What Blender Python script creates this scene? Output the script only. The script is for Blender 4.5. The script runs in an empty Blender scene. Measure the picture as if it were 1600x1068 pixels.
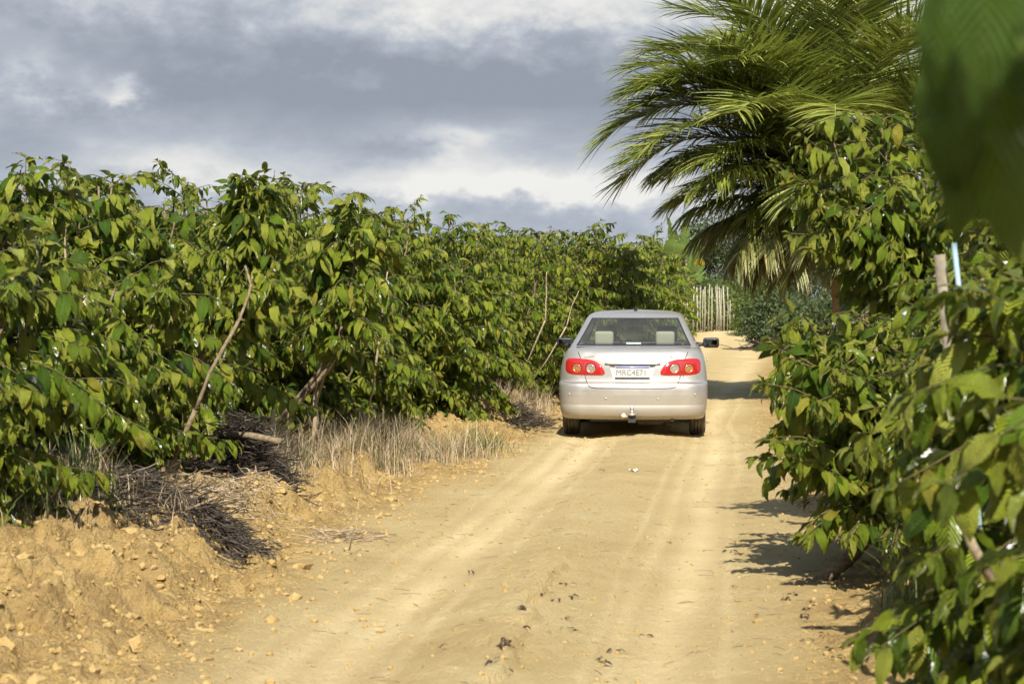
import bpy, bmesh, math, random, bisect
import numpy as np
from mathutils import Vector, Matrix
R = math.radians
S = bpy.context.scene
C = bpy.context.scene.collection

# ------------------------------------------------------------------ camera, light, sky
FPX = 3333.0                                   # focal length in pixels of the 1600 px wide photograph
CAMH = 1.6
cd = bpy.data.cameras.new("camera"); cam = bpy.data.objects.new("camera", cd); C.objects.link(cam)
cd.sensor_width = 36.0; cd.lens = FPX/1600*36.0
cam.location = (0, 0, CAMH); cam.rotation_euler = (R(90-1.19), 0, 0)
cd.clip_start = 0.05; cd.clip_end = 6000
cd.dof.use_dof = True; cd.dof.focus_distance = 23.5; cd.dof.aperture_fstop = 6.3
S.camera = cam
S.view_settings.view_transform = 'Standard'; S.view_settings.look = 'None'
S.view_settings.gamma = 1.0; S.view_settings.use_curve_mapping = False
EXPO = 0.78
S.view_settings.exposure = EXPO
S.cycles.use_denoising = True
S.cycles.max_bounces = 7; S.cycles.diffuse_bounces = 3; S.cycles.glossy_bounces = 3
S.cycles.transmission_bounces = 5; S.cycles.transparent_max_bounces = 6
S.cycles.sample_clamp_indirect = 6

SUN_EL, SUN_AZ = R(45), R(180-2)              # azimuth measured clockwise from +Y (the view direction)
sdir = Vector((math.sin(SUN_AZ)*math.cos(SUN_EL), math.cos(SUN_AZ)*math.cos(SUN_EL), math.sin(SUN_EL)))
sl = bpy.data.lights.new("sun", 'SUN'); so = bpy.data.objects.new("sun", sl); C.objects.link(so)
sl.energy = 4.9; sl.angle = R(0.53); sl.color = (1.0, 0.945, 0.85)
so.rotation_euler = (-sdir).to_track_quat('-Z', 'Y').to_euler(); so.location = (8, -8, 20)

W = bpy.data.worlds.new("World"); S.world = W; W.use_nodes = True
def world():
    nt = W.node_tree; nt.nodes.clear(); L = nt.links
    def N(t, **k):
        n = nt.nodes.new(t)
        for a, b in k.items(): setattr(n, a, b)
        return n
    def M(op, a, b=None, c=None):
        n = N('ShaderNodeMath', operation=op)
        for i, v in enumerate((a, b, c)):
            if v is None: continue
            if isinstance(v, (int, float)): n.inputs[i].default_value = v
            else: L.new(v, n.inputs[i])
        return n.outputs[0]
    tc = N('ShaderNodeTexCoord'); sp = N('ShaderNodeSeparateXYZ'); L.new(tc.outputs['Generated'], sp.inputs[0])
    az = M('ARCTAN2', sp.outputs[0], sp.outputs[1]); el = M('ARCSINE', sp.outputs[2])
    def noise(sx, sy, det, rough, off, dist=0.0):
        cb = N('ShaderNodeCombineXYZ'); L.new(M('MULTIPLY', az, sx), cb.inputs[0]); L.new(M('MULTIPLY', el, sy), cb.inputs[1]); cb.inputs[2].default_value = off
        n = N('ShaderNodeTexNoise'); n.inputs['Scale'].default_value = 1; n.inputs['Detail'].default_value = det
        n.inputs['Roughness'].default_value = rough; n.inputs['Distortion'].default_value = dist
        L.new(cb.outputs[0], n.inputs['Vector']); return n.outputs[0]
    nb = noise(10, 21, 8, .58, 3.1, .3); nf = noise(38, 60, 9, .60, 7.7, .1); nw = noise(20, 44, 5, .5, 1.3)
    # the cloud edges wander: warp the direction used for the big cloud masses
    azw = M('ADD', az, M('MULTIPLY', M('SUBTRACT', nw, .5), .10)); elw = M('ADD', el, M('MULTIPLY', M('SUBTRACT', nf, .5), .034))
    def blob(x, y, rx, ry, k):
        a = M('DIVIDE', M('SUBTRACT', azw, (x-800)/FPX), rx/FPX); b = M('DIVIDE', M('SUBTRACT', elw, (465-y)/FPX), ry/FPX)
        d = M('ADD', M('MULTIPLY', a, a), M('MULTIPLY', b, b))
        return M('MULTIPLY', M('EXPONENT', M('MULTIPLY', d, -1.0)), k)
    tot = M('MULTIPLY', M('SUBTRACT', nb, .5), 1.15)
    tot = M('ADD', tot, M('MULTIPLY', M('SUBTRACT', nf, .5), .75))
    for b in [(820,0,420,52,.36),(1150,0,500,60,.18),(150,-20,300,50,.10),(200,150,85,26,.75),(55,125,60,45,.35),(480,140,520,50,-.34),(900,140,430,50,-.30),(30,215,160,45,-.22),
              (700,225,110,30,.40),(270,265,200,34,.42),(790,280,260,28,.40),(600,240,90,24,-.30),(640,300,230,16,.25),(950,300,200,30,.35),(300,72,260,26,-.12)]:
        tot = M('ADD', tot, blob(*b))
    ramp = N('ShaderNodeValToRGB'); L.new(M('ADD', tot, .42), ramp.inputs[0])
    e = ramp.color_ramp; k = 1/2**EXPO
    cols = [(0.0,(.31,.345,.415)),(.25,(.37,.41,.48)),(.45,(.455,.495,.565)),(.60,(.57,.605,.65)),(.74,(.70,.71,.715)),(1.0,(.90,.89,.86))]
    e.elements[0].position = 0; e.elements[1].position = 1
    while len(e.elements) < len(cols): e.elements.new(.5)
    for q, (p, c) in zip(e.elements, cols): q.position = p; q.color = (c[0]*k, c[1]*k, c[2]*k, 1)
    # near the horizon the clouds thin into pale blue air
    hz = N('ShaderNodeMix', data_type='RGBA'); L.new(M('MULTIPLY', M('EXPONENT', M('MULTIPLY', M('MAXIMUM', el, 0.0), -45.0)), .6), hz.inputs[0])
    L.new(ramp.outputs[0], hz.inputs[6]); hz.inputs[7].default_value = (.42*k, .50*k, .61*k, 1)
    sky = N('ShaderNodeTexSky', sky_type='NISHITA'); sky.sun_disc = False; sky.sun_elevation = SUN_EL; sky.sun_rotation = SUN_AZ
    bs = N('ShaderNodeBackground'); L.new(sky.outputs[0], bs.inputs[0]); bs.inputs[1].default_value = .10
    bc = N('ShaderNodeBackground'); L.new(hz.outputs[2], bc.inputs[0]); bc.inputs[1].default_value = 1.0
    # cover: overcast low down, broken higher up
    hi = noise(2.2, 3.5, 6, .55, 11.0)
    cover = M('MULTIPLY', M('SUBTRACT', hi, .50), 6.0)
    lowm = M('SUBTRACT', 1.0, M('MULTIPLY', M('SUBTRACT', el, .18), 5.0))
    f = N('ShaderNodeClamp'); L.new(M('MAXIMUM', cover, lowm), f.inputs[0])
    mx = N('ShaderNodeMixShader'); L.new(f.outputs[0], mx.inputs[0]); L.new(bs.outputs[0], mx.inputs[1]); L.new(bc.outputs[0], mx.inputs[2])
    o = N('ShaderNodeOutputWorld'); L.new(mx.outputs[0], o.inputs[0])
world()

# ------------------------------------------------------------------ helpers
rng = np.random.default_rng(11); random.seed(4)
def hsh(ix, iy, seed):
    h = (ix.astype(np.int64)*374761393 + iy.astype(np.int64)*668265263 + seed*974711) & 0x7fffffff
    h = ((h ^ (h >> 13))*1274126177) & 0x7fffffff
    return ((h ^ (h >> 16)) & 0xffff)/65535.0
def vnoise(x, y, seed=0):
    ix = np.floor(x); iy = np.floor(y); fx = x-ix; fy = y-iy
    fx = fx*fx*(3-2*fx); fy = fy*fy*(3-2*fy)
    a = hsh(ix, iy, seed); b = hsh(ix+1, iy, seed); c = hsh(ix, iy+1, seed); d = hsh(ix+1, iy+1, seed)
    return (a*(1-fx)+b*fx)*(1-fy)+(c*(1-fx)+d*fx)*fy
def fbm(x, y, oct=4, seed=0, gain=.5):
    s = 0; a = 1; t = 0
    for i in range(oct):
        s = s+a*vnoise(x, y, seed+i*17); t += a; a *= gain
        x = x*2.03+13.1; y = y*2.03+7.7
    return s/t
def cells(x, y, seed):
    "rounded lumps with crevices between them"
    ix = np.floor(x); iy = np.floor(y); best = np.full(x.shape, 9.0); val = np.zeros(x.shape)
    for dx in (-1, 0, 1):
        for dy in (-1, 0, 1):
            cx = ix+dx; cy = iy+dy; d = np.hypot(cx+hsh(cx, cy, seed)-x, cy+hsh(cx, cy, seed+5)-y); q = d < best
            val = np.where(q, hsh(cx, cy, seed+9), val); best = np.where(q, d, best)
    return np.sqrt(np.clip(1-best**2, 0, 1))*(.25+.75*val), val
def sstep(a, b, x):
    t = np.clip((x-a)/(b-a), 0, 1); return t*t*(3-2*t)

def mat(name, col=(.5,.5,.5), rough=.6, metal=0.0, **k):
    m = bpy.data.materials.new(name); m.use_nodes = True
    b = m.node_tree.nodes['Principled BSDF']
    b.inputs['Base Color'].default_value = (*col, 1); b.inputs['Roughness'].default_value = rough; b.inputs['Metallic'].default_value = metal
    for a, v in k.items(): b.inputs[a].default_value = v
    return m
class NT:
    def __init__(s, m): s.t = m.node_tree; s.b = s.t.nodes['Principled BSDF']; s.o = s.t.nodes['Material Output']
    def n(s, t, **k):
        n = s.t.nodes.new(t)
        for a, b in k.items():
            if a in n.inputs.keys(): pass
            setattr(n, a, b)
        return n
    def l(s, a, b): s.t.links.new(a, b)
    def m(s, op, a, b=None, c=None):
        n = s.n('ShaderNodeMath', operation=op)
        for i, v in enumerate((a, b, c)):
            if v is None: continue
            if isinstance(v, (int, float)): n.inputs[i].default_value = v
            else: s.l(v, n.inputs[i])
        return n.outputs[0]
    def noise(s, scale, det=4, rough=.55, vec=None, dist=0):
        n = s.n('ShaderNodeTexNoise'); n.inputs['Scale'].default_value = scale; n.inputs['Detail'].default_value = det
        n.inputs['Roughness'].default_value = rough; n.inputs['Distortion'].default_value = dist
        if vec is not None: s.l(vec, n.inputs['Vector'])
        return n.outputs[0]
    def ramp(s, f, stops):
        r = s.n('ShaderNodeValToRGB'); e = r.color_ramp; s.l(f, r.inputs[0])
        while len(e.elements) < len(stops): e.elements.new(.5)
        for q, (p, c) in zip(e.elements, stops): q.position = p; q.color = (*c, 1)
        return r.outputs[0]
    def mix(s, f, a, b):
        n = s.n('ShaderNodeMix', data_type='RGBA')
        for i, v in ((0, f), (6, a), (7, b)):
            if isinstance(v, (int, float)): n.inputs[i].default_value = v
            elif isinstance(v, tuple): n.inputs[i].default_value = (*v, 1)
            else: s.l(v, n.inputs[i])
        return n.outputs[2]
    def bump(s, h, strength, dist):
        n = s.n('ShaderNodeBump'); n.inputs['Strength'].default_value = strength; n.inputs['Distance'].default_value = dist
        s.l(h, n.inputs['Height']); return n.outputs[0]
    def objco(s): return s.n('ShaderNodeTexCoord').outputs['Object']

def mesh_np(name, V, F, mats, smooth=True, uv=None, attr=None):
    """V (n,3) F (m,4) int arrays; a -1 in the last column makes a triangle"""
    V = np.asarray(V, np.float32); F = np.asarray(F, np.int64)
    me = bpy.data.meshes.new(name)
    tri = (F[:, 3] < 0) if F.shape[1] == 4 else np.ones(len(F), bool)
    cnt = np.where(tri, 3, 4); flat = F.reshape(-1); flat = flat[flat >= 0] if F.shape[1] == 4 else flat
    st = np.concatenate([[0], np.cumsum(cnt)[:-1]])
    me.vertices.add(len(V)); me.vertices.foreach_set('co', V.ravel())
    me.loops.add(len(flat)); me.loops.foreach_set('vertex_index', flat.astype(np.int32))
    me.polygons.add(len(F)); me.polygons.foreach_set('loop_start', st.astype(np.int32)); me.polygons.foreach_set('loop_total', cnt.astype(np.int32))
    if uv is not None:
        ul = me.uv_layers.new(name='UVMap'); ul.data.foreach_set('uv', np.asarray(uv, np.float32)[flat].ravel())
    me.polygons.foreach_set('use_smooth', np.full(len(F), smooth))
    for m in (mats if isinstance(mats, (list, tuple)) else [mats]): me.materials.append(m)
    me.update(calc_edges=True)
    for an, av in (attr or {}).items():
        a = me.attributes.new(an, 'FLOAT', 'POINT'); a.data.foreach_set('value', np.asarray(av, np.float32))
    return me
def put(name, me, parent=None, loc=(0,0,0), rz=0):
    o = bpy.data.objects.new(name, me); C.objects.link(o)
    o.location = loc; o.rotation_euler = (0, 0, rz)
    if parent: o.parent = parent
    return o
def empty(name, loc=(0,0,0), rz=0):
    o = bpy.data.objects.new(name, None); C.objects.link(o); o.location = loc; o.rotation_euler = (0, 0, rz); o.empty_display_size = .1
    return o
def tag(o, label, cat, group=None, kind=None):
    if label: o['label'] = label
    if cat: o['category'] = cat
    if group: o['group'] = group
    if kind: o['kind'] = kind
    return o
class Geo:
    """collects tubes and quads as arrays; one build gives one mesh"""
    def __init__(s): s.V = []; s.F = []; s.n = 0
    def add(s, V, F):
        V = np.asarray(V, float); F = np.asarray(F, np.int64).copy()
        F = np.where(F >= 0, F+s.n, -1); s.V.append(V); s.F.append(F); s.n += len(V)
    def tube(s, pts, rad, sides=6, cap=True, seed=None, rough=0):
        P = np.asarray(pts, float); n = len(P); rad = np.broadcast_to(rad, n)
        T = np.gradient(P, axis=0); T /= np.linalg.norm(T, axis=1)[:, None]+1e-9
        ref = np.array([0, 0, 1.]) if abs(T[0, 2]) < .8 else np.array([1., 0, 0])
        A = np.cross(T, ref); A /= np.linalg.norm(A, axis=1)[:, None]+1e-9; B = np.cross(T, A)
        th = np.arange(sides)/sides*2*np.pi; rr = rad[:, None]*(1+rough*(rng.random((n, sides))-.5))
        V = (P[:, None]+(np.cos(th)*rr)[..., None]*A[:, None]+(np.sin(th)*rr)[..., None]*B[:, None]).reshape(-1, 3)
        ii, jj = np.meshgrid(np.arange(n-1), np.arange(sides), indexing='ij'); kk = (jj+1) % sides
        F = np.stack([ii*sides+jj, ii*sides+kk, (ii+1)*sides+kk, (ii+1)*sides+jj], -1).reshape(-1, 4).tolist()
        if cap:
            V = np.concatenate([V, P[:1], P[-1:]]); c0 = n*sides; c1 = c0+1
            for j in range(sides):
                k = (j+1) % sides; F.append((c0, k, j, -1)); F.append((c1, (n-1)*sides+j, (n-1)*sides+k, -1))
        s.add(V, F)
    def grid(s, P, flip=False):
        P = np.asarray(P, float); a, b = P.shape[:2]; i, j = np.meshgrid(np.arange(a-1), np.arange(b-1), indexing='ij')
        q = np.stack([i*b+j, (i+1)*b+j, (i+1)*b+j+1, i*b+j+1], -1).reshape(-1, 4)
        s.add(P.reshape(-1, 3), q[:, ::-1] if flip else q)
    def box(s, c, d, rz=0):
        x, y, z = np.array(d)/2; V = np.array([(a*x, b*y, e*z) for a in (-1, 1) for b in (-1, 1) for e in (-1, 1)])
        cs, sn = math.cos(rz), math.sin(rz); V = np.stack([V[:, 0]*cs-V[:, 1]*sn, V[:, 0]*sn+V[:, 1]*cs, V[:, 2]], 1)+np.array(c)
        s.add(V, [(0,1,3,2),(4,6,7,5),(0,4,5,1),(2,3,7,6),(0,2,6,4),(1,5,7,3)])
    def mesh(s, name, m, smooth=True): return mesh_np(name, np.concatenate(s.V), np.concatenate(s.F), m, smooth)
    def join(s, o):
        k = sum(len(f) for f in s.F)
        for V, F in zip(o.V, o.F): s.V.append(V); s.F.append(np.where(F >= 0, F+s.n, -1))
        s.n += o.n; return k
def px(x, y, D):
    "point at distance D behind photograph pixel x, y"
    return Vector(((x-800)/FPX*D, D, CAMH-(y-465)/FPX*D))

# ------------------------------------------------------------------ ground
RY = [-30, 6, 9, 11, 14, 17, 20, 23, 27, 35, 50, 95, 140, 3000]
RL = [-1.8, -1.7, -1.62, -1.52, -1.3, -.95, -.5, -.05, .3, 1.2, 3.6, 7.8, 9.0, 9.0]
RR = [1.3, 1.2, 1.35, 1.7, 2.2, 2.5, 2.75, 2.95, 3.3, 4.2, 6.0, 12.0, 14, 14]
AY = [-30, 6, 9, 11.5, 14, 17, 20, 24, 27, 32, 45, 90]
AH = [.36, .38, .40, .38, .32, .26, .18, .14, .28, .26, .15, .1]
def ground_h(x, y, fine=True):
    x = np.asarray(x, float); y = np.asarray(y, float)
    wob = (fbm(x*1.1+5, y*1.1, 3, 5)-.5)*.5
    dl = np.interp(y, RY, RL)-x+wob; dr = x-np.interp(y, RY, RR)+wob*.8
    A = np.interp(y, AY, AH)
    near = sstep(90, 40, y)
    led = (fbm(x*2.1, y*1.6, 3, 19)-.5)*.5; prof = (.26*sstep(0, .5, dl)+.42*sstep(.30, .64, dl+led)+.32*sstep(.5, 1.5, dl))*(1-.25*sstep(1.3, 2.5, dl))
    lump = fbm(x*2.3, y*1.7, 3, 21)
    h = A*prof*(.55+.9*lump)
    # the end of the field road climbs a little
    h = h+.12*sstep(75, 100, y)
    # right shoulder
    h = h+.11*sstep(0, .6, dr)*(.4+1.1*fbm(x*2.6, y*2.1, 3, 33))*near
    m = np.clip(sstep(-.35, .25, dl)+.55*sstep(-.35, .3, dr), 0, 1)*near
    # clods and crumbling faces of the dug earth
    wx = x+(fbm(x*6, y*6, 2, 11)-.5)*.12; wy = y+(fbm(x*6+9, y*6, 2, 12)-.5)*.16
    c1, v1 = cells(wx*2.6, wy*2.0, 41); c2, v2 = cells(wx*7.5, wy*6.2, 43)
    h = h+m*((c1-.45)*.25*prof*(.3+1.2*lump)+(c2-.45)*.115*(.2+1.1*lump)-.14*prof*sstep(.56, .68, fbm(wx*3.1, wy*2.6, 2, 59)))
    if fine:
        c3, v3 = cells(wx*19, wy*16, 45); k3 = np.clip(fbm(x*2.2, y*2.0, 2, 49)*2.2-.55, .1, 1)
        h = h+m*((c3-.5)*.062*k3+(fbm(x*40, y*36, 2, 53)-.5)*.045)+(1-m)*near*((fbm(x*26, y*16, 3, 55)-.5)*.014+(c3-.5)*.016*np.clip(fbm(x*1.3, y*.9, 3, 58)*4-2.1, 0, 1))
    # ruts, middle ridge and washboard in the road
    mid = (np.interp(y, RY, RL)+np.interp(y, RY, RR))/2; u = x-mid
    inroad = (1-m)*near
    rut = np.exp(-((u+.72)/.24)**2)+np.exp(-((u-.72)/.24)**2)
    h = h-inroad*.022*rut+inroad*.05*np.exp(-((u+.05+.2*(fbm(y*.4, y*0, 2, 3)-.5))/.3)**2)*(.35+fbm(x*4, y*2.4, 3, 61))
    h = h+inroad*.012*(fbm(x*9, y*6, 3, 71)-.5)*(1-.6*rut)
    h = h+(1-near)*(fbm(x*.03, y*.03, 3, 9)-.5)*1.2*sstep(110, 400, y)
    pth = -.02+.104*(y-9.27)+.22*(fbm(y*2.6, y*0+3, 3, 97)-.5)-x
    h = h+inroad*sstep(8.2, 9, y)*sstep(13.4, 12.2, y)*.05*sstep(-.012, .03, pth)*sstep(.55, .05, pth)*(.5+fbm(x*7, y*7, 2, 98))
    # soft mounds right behind the car and at the far bend
    h = h+.03*np.exp(-((x-1.7)/.9)**2-((y-23.0)/.35)**2)*(.6+.8*fbm(x*5, y*5, 2, 77))+.22*np.exp(-((x-9.0)/1.7)**2-((y-87)/2.5)**2)
    return h
GG = []
def gz(x, y):
    "height of the built ground sheet under x, y"
    xs, ys, Z = GG; i = min(max(bisect.bisect_right(xs, x)-1, 0), len(xs)-2); j = min(max(bisect.bisect_right(ys, y)-1, 0), len(ys)-2)
    a = (x-xs[i])/(xs[i+1]-xs[i]); b = (y-ys[j])/(ys[j+1]-ys[j])
    return float((Z[j, i]*(1-a)+Z[j, i+1]*a)*(1-b)+(Z[j+1, i]*(1-a)+Z[j+1, i+1]*a)*b)
def build_ground():
    def grow(a, b, s0, k):
        o = [a]; s = s0
        while abs(o[-1]) < abs(b): s *= k; o.append(o[-1]+math.copysign(s, b))
        return o[1:]
    xs = np.arange(-4.0, 3.4, .0145); xs = np.array(grow(xs[0], -2500, .017, 1.16)[::-1]+list(xs)+grow(xs[-1], 2500, .017, 1.16))
    ys = list(np.arange(-25, 7.6, .8)); y = 7.6
    while y < 33: ys.append(y); y += .0021*y
    s = .1
    while y < 4000: ys.append(y); s *= 1.045; y += s
    ys = np.array(ys); X, Y = np.meshgrid(xs, ys)
    Z = ground_h(X, Y); GG.extend([list(xs), list(ys), Z]); P = np.stack([X, Y, Z], -1)
    a, b = X.shape; i, j = np.meshgrid(np.arange(a-1), np.arange(b-1), indexing='ij')
    F = np.stack([i*b+j, i*b+j+1, (i+1)*b+j+1, (i+1)*b+j], -1).reshape(-1, 4)
    wob = (fbm(X*1.1+5, Y*1.1, 3, 5)-.5)*.5
    dl = np.interp(Y, RY, RL)-X+wob; dr = X-np.interp(Y, RY, RR)+wob*.8
    road = (1-sstep(-.45, .05, dl))*(1-sstep(-.5, .1, dr))
    mid = (np.interp(Y, RY, RL)+np.interp(Y, RY, RR))/2; u = X-mid
    track = np.zeros_like(X)
    for c0, w0, k0 in ((-.86,.10,.8),(-.62,.16,1.),(-.40,.05,.5),(.52,.07,.6),(.76,.16,1.),(1.0,.05,.6),(-1.05,.05,.4),(.36,.03,.5)):
        uu = u-c0-.16*(fbm(Y*.22, Y*0+c0*3, 2, 91)-.5); track = np.maximum(track, k0*np.exp(-(uu/w0)**2)*(.35+.9*fbm(X*3, Y*.8, 3, 93)))
    track = track*road
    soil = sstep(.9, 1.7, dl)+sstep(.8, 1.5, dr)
    m = mat('sandy_soil', rough=.95); t = NT(m); co = t.objco()
    def at(n): q = t.n('ShaderNodeAttribute'); q.attribute_name = n; return q.outputs['Fac']
    n1 = t.noise(.9, 5, .6, co); n2 = t.noise(7, 5, .65, co); n3 = t.noise(45, 4, .6, co); n4 = t.noise(230, 3, .6, co)
    base = t.ramp(n1, [(.3, (0.475,0.352,0.160)), (.5, (0.540,0.412,0.195)), (.7, (0.575,0.458,0.235))])
    loose = t.ramp(n2, [(.3, (0.392,0.256,0.092)), (.5, (0.480,0.332,0.128)), (.72, (0.544,0.400,0.180))])
    n5 = t.noise(2.6, 6, .7, co); loose = t.mix(t.ramp(n5, [(.42,(.75,.75,.75)),(.56,(0,0,0))]), loose, (0.335,0.226,0.094))
    col = t.mix(at('road'), loose, base)
    trackn = t.m('MULTIPLY', at('track'), t.m('ADD', .35, t.m('MULTIPLY', n2, .9)))
    col = t.mix(t.m('MULTIPLY', trackn, .5), col, (0.576,0.472,0.288))
    col = t.mix(t.m('MULTIPLY', t.m('GREATER_THAN', n3, .64), .35), col, (.33,.20,.065))
    col = t.mix(t.m('MULTIPLY', t.m('GREATER_THAN', n4, .67), .5), col, (.22,.13,.05))
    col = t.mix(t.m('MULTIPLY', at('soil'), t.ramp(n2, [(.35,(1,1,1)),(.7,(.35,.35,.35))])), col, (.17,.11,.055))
    t.l(col, t.b.inputs['Base Color'])
    rf = t.m('SUBTRACT', 1.0, t.m('MULTIPLY', at('track'), .65))
    h = t.m('ADD', t.m('MULTIPLY', n3, .7), t.m('MULTIPLY', n4, .35))
    vo = t.n('ShaderNodeTexVoronoi'); vo.inputs['Scale'].default_value = 26; t.l(co, vo.inputs['Vector']); v2 = t.n('ShaderNodeTexVoronoi'); v2.inputs['Scale'].default_value = 70; t.l(co, v2.inputs['Vector'])
    h = t.m('ADD', h, t.m('MULTIPLY', t.m('ADD', t.m('MULTIPLY', vo.outputs['Distance'], -.35), t.m('MULTIPLY', v2.outputs['Distance'], -.2)), t.m('SUBTRACT', 1.0, t.m('MULTIPLY', at('road'), .8))))
    h = t.m('MULTIPLY', h, rf)
    t.l(t.bump(h, 1.0, .045), t.b.inputs['Normal']); t.b.inputs['Specular IOR Level'].default_value = .1
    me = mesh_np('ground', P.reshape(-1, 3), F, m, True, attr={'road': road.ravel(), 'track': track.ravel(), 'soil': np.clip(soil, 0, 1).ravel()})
    tag(put('ground', me), 'pale sandy dirt road and dug earth banks', None, kind='structure')
    return m
SOIL = build_ground()

# loose clods of soil lying on the banks and here and there on the road
def build_clods():
    m = mat('soil_clod', rough=.95); t = NT(m); co = t.objco()
    t.l(t.ramp(t.noise(9, 5, .6, co), [(.3,(0.352,0.232,0.084)),(.5,(0.440,0.304,0.120)),(.7,(0.496,0.368,0.168))]), t.b.inputs['Base Color'])
    t.l(t.bump(t.noise(70, 4, .65, co), .9, .02), t.b.inputs['Normal']); t.b.inputs['Specular IOR Level'].default_value = .1
    bm = bmesh.new(); bmesh.ops.create_icosphere(bm, subdivisions=1, radius=1); sv = np.array([v.co[:] for v in bm.verts]); sf = np.array([[v.index for v in f.verts]+[-1] for f in bm.faces]); bm.free()
    g = Geo()
    for k in range(12000):
        y = 8.0*(34/8.0)**rng.random()
        q = rng.random()
        xl = np.interp(y, RY, RL); xr = np.interp(y, RY, RR)
        if q < .74: x = xl-rng.normal(.45, .45); big = 1
        elif q < .88: x = xr+rng.normal(.25, .3); big = .55
        else: x = rng.uniform(xl, xr); big = .4
        r = (.004+.024*rng.random()**4.5)*(.6+.4*big)
        if big == 1 and rng.random() < .006: r = rng.uniform(.035, .055)
        if big == .4: r = .005+.012*rng.random()**2
        s = sv*(1+.75*(hsh(np.round(sv[:, 0]*3+50*rng.random()), np.round(sv[:, 1]*3+sv[:, 2]*7+9), k)[:, None]-.5))
        s = s*np.array([1, rng.uniform(.7, 1.1), rng.uniform(.5, .85)])*r; a = rng.random()*6.28
        s = np.stack([s[:, 0]*math.cos(a)-s[:, 1]*math.sin(a), s[:, 0]*math.sin(a)+s[:, 1]*math.cos(a), s[:, 2]], 1)
        g.add(s+np.array([x, y, gz(x, y)+r*.12]), sf)
    tag(put('soil_clods', g.mesh('soil_clods', m, False)), 'loose crumbs and clods of yellow soil', 'soil clods', kind='stuff')
build_clods()

# ------------------------------------------------------------------ leaf, stem and bark materials
def leaf_mat(name, stops, veins=13, trans=.24, rough=.28, yellow=.945, young=(.40,.43,.06), ycol=(.42,.36,.05), tcol=(.30,.38,.03)):
    m = mat(name, rough=rough); t = NT(m); b = t.b
    ri = t.n('ShaderNodeNewGeometry').outputs['Random Per Island']
    col = t.ramp(ri, stops)
    oi = t.n('ShaderNodeObjectInfo').outputs['Random']
    a = t.n('ShaderNodeAttribute'); a.attribute_name = 'young'
    col = t.mix(a.outputs['Fac'], col, young)
    r2 = t.m('FRACT', t.m('MULTIPLY', t.m('ADD', ri, t.m('MULTIPLY', oi, .37)), 37.7))
    col = t.mix(t.m('MULTIPLY', t.m('GREATER_THAN', r2, yellow), .85), col, ycol)
    uv = t.n('ShaderNodeUVMap'); sp = t.n('ShaderNodeSeparateXYZ'); t.l(uv.outputs[0], sp.inputs[0])
    au = t.m('ABSOLUTE', t.m('SUBTRACT', sp.outputs[0], .5))
    ph = t.m('SUBTRACT', t.m('MULTIPLY', sp.outputs[1], veins), t.m('MULTIPLY', au, veins*.5))
    wv = t.m('ABSOLUTE', t.m('SUBTRACT', t.m('FRACT', ph), .5))
    rib = t.m('LESS_THAN', au, .035)
    line = t.m('MAXIMUM', rib, t.m('MULTIPLY', t.m('LESS_THAN', wv, .07), .6))
    col = t.mix(t.m('MULTIPLY', line, .45), col, t.mix(.5, col, (.30,.36,.08)))
    nn = t.noise(30, 3, .5, t.objco())
    col = t.mix(t.m('MULTIPLY', nn, .35), col, t.mix(.5, col, (.03,.05,.01)))
    t.l(col, b.inputs['Base Color'])
    hgt = t.m('ADD', t.m('MULTIPLY', wv, 1.0), t.m('MULTIPLY', nn, .6))
    bp = t.bump(hgt, 1.0, .018); t.l(bp, b.inputs['Normal'])
    b.inputs['Specular IOR Level'].default_value = .6
    tr = t.n('ShaderNodeBsdfTranslucent'); t.l(t.mix(.55, col, tcol), tr.inputs[0]); t.l(bp, tr.inputs['Normal'])
    mx = t.n('ShaderNodeMixShader'); mx.inputs[0].default_value = trans; t.l(b.outputs[0], mx.inputs[1]); t.l(tr.outputs[0], mx.inputs[2])
    t.l(mx.outputs[0], t.o.inputs[0])
    return m
LEAF = leaf_mat('coffee_leaf', [(0,(.035,.085,.010)),(.2,(.10,.185,.014)),(.42,(.22,.31,.022)),(.68,(.36,.42,.035)),(1,(.46,.48,.08))])
def bark_mat(name, c1, c2, sc=30):
    m = mat(name, rough=.85); t = NT(m); co = t.objco()
    n = t.noise(sc, 5, .65, co); t.l(t.ramp(n, [(.3, c1), (.68, c2)]), t.b.inputs['Base Color']); t.l(t.bump(n, .8, .01), t.b.inputs['Normal'])
    t.b.inputs['Specular IOR Level'].default_value = .2
    return m
BARK = bark_mat('coffee_bark', (.09,.065,.04), (.27,.21,.13)); TWIG = bark_mat('green_twig', (.06,.05,.02), (.14,.12,.05))

def leaf_templates(n, rows=7, aspect=.36, bend=(.5,1.6), wave=.05, fold=.12):
    T = []
    for k in range(n):
        v = np.linspace(0, 1, rows); wdt = np.sin(np.pi*v**.82)**.85*aspect/2; wdt[0] = .012; wdt[-1] = .004
        b = rng.uniform(*bend); ang = b*v; dv = 1/(rows-1)
        x = np.concatenate([[0], np.cumsum(np.cos(ang[:-1])*dv)]); z = -np.concatenate([[0], np.cumsum(np.sin(ang[:-1])*dv)])
        ph = rng.random(2)*6.28
        rowsV = []
        for s, p in ((-1, ph[0]), (0, 0), (1, ph[1])):
            wv = wave*np.sin(v*15+p)*abs(s)*(wdt/aspect*2); lift = fold*abs(s)*wdt*2.0
            rowsV.append(np.stack([x, s*wdt, z+lift+wv], 1))
        T.append(np.stack(rowsV, 1).reshape(-1, 3))
    F = []
    for i in range(rows-1):
        for j in range(2): a = i*3+j; F.append((a, a+3, a+4, a+1))
    uv = np.array([[u, q] for q in np.linspace(0, 1, rows) for u in (0, .5, 1)])
    return np.array(T), np.array(F), uv
COF = leaf_templates(14)
COF_LO = leaf_templates(10, rows=5)
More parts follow.
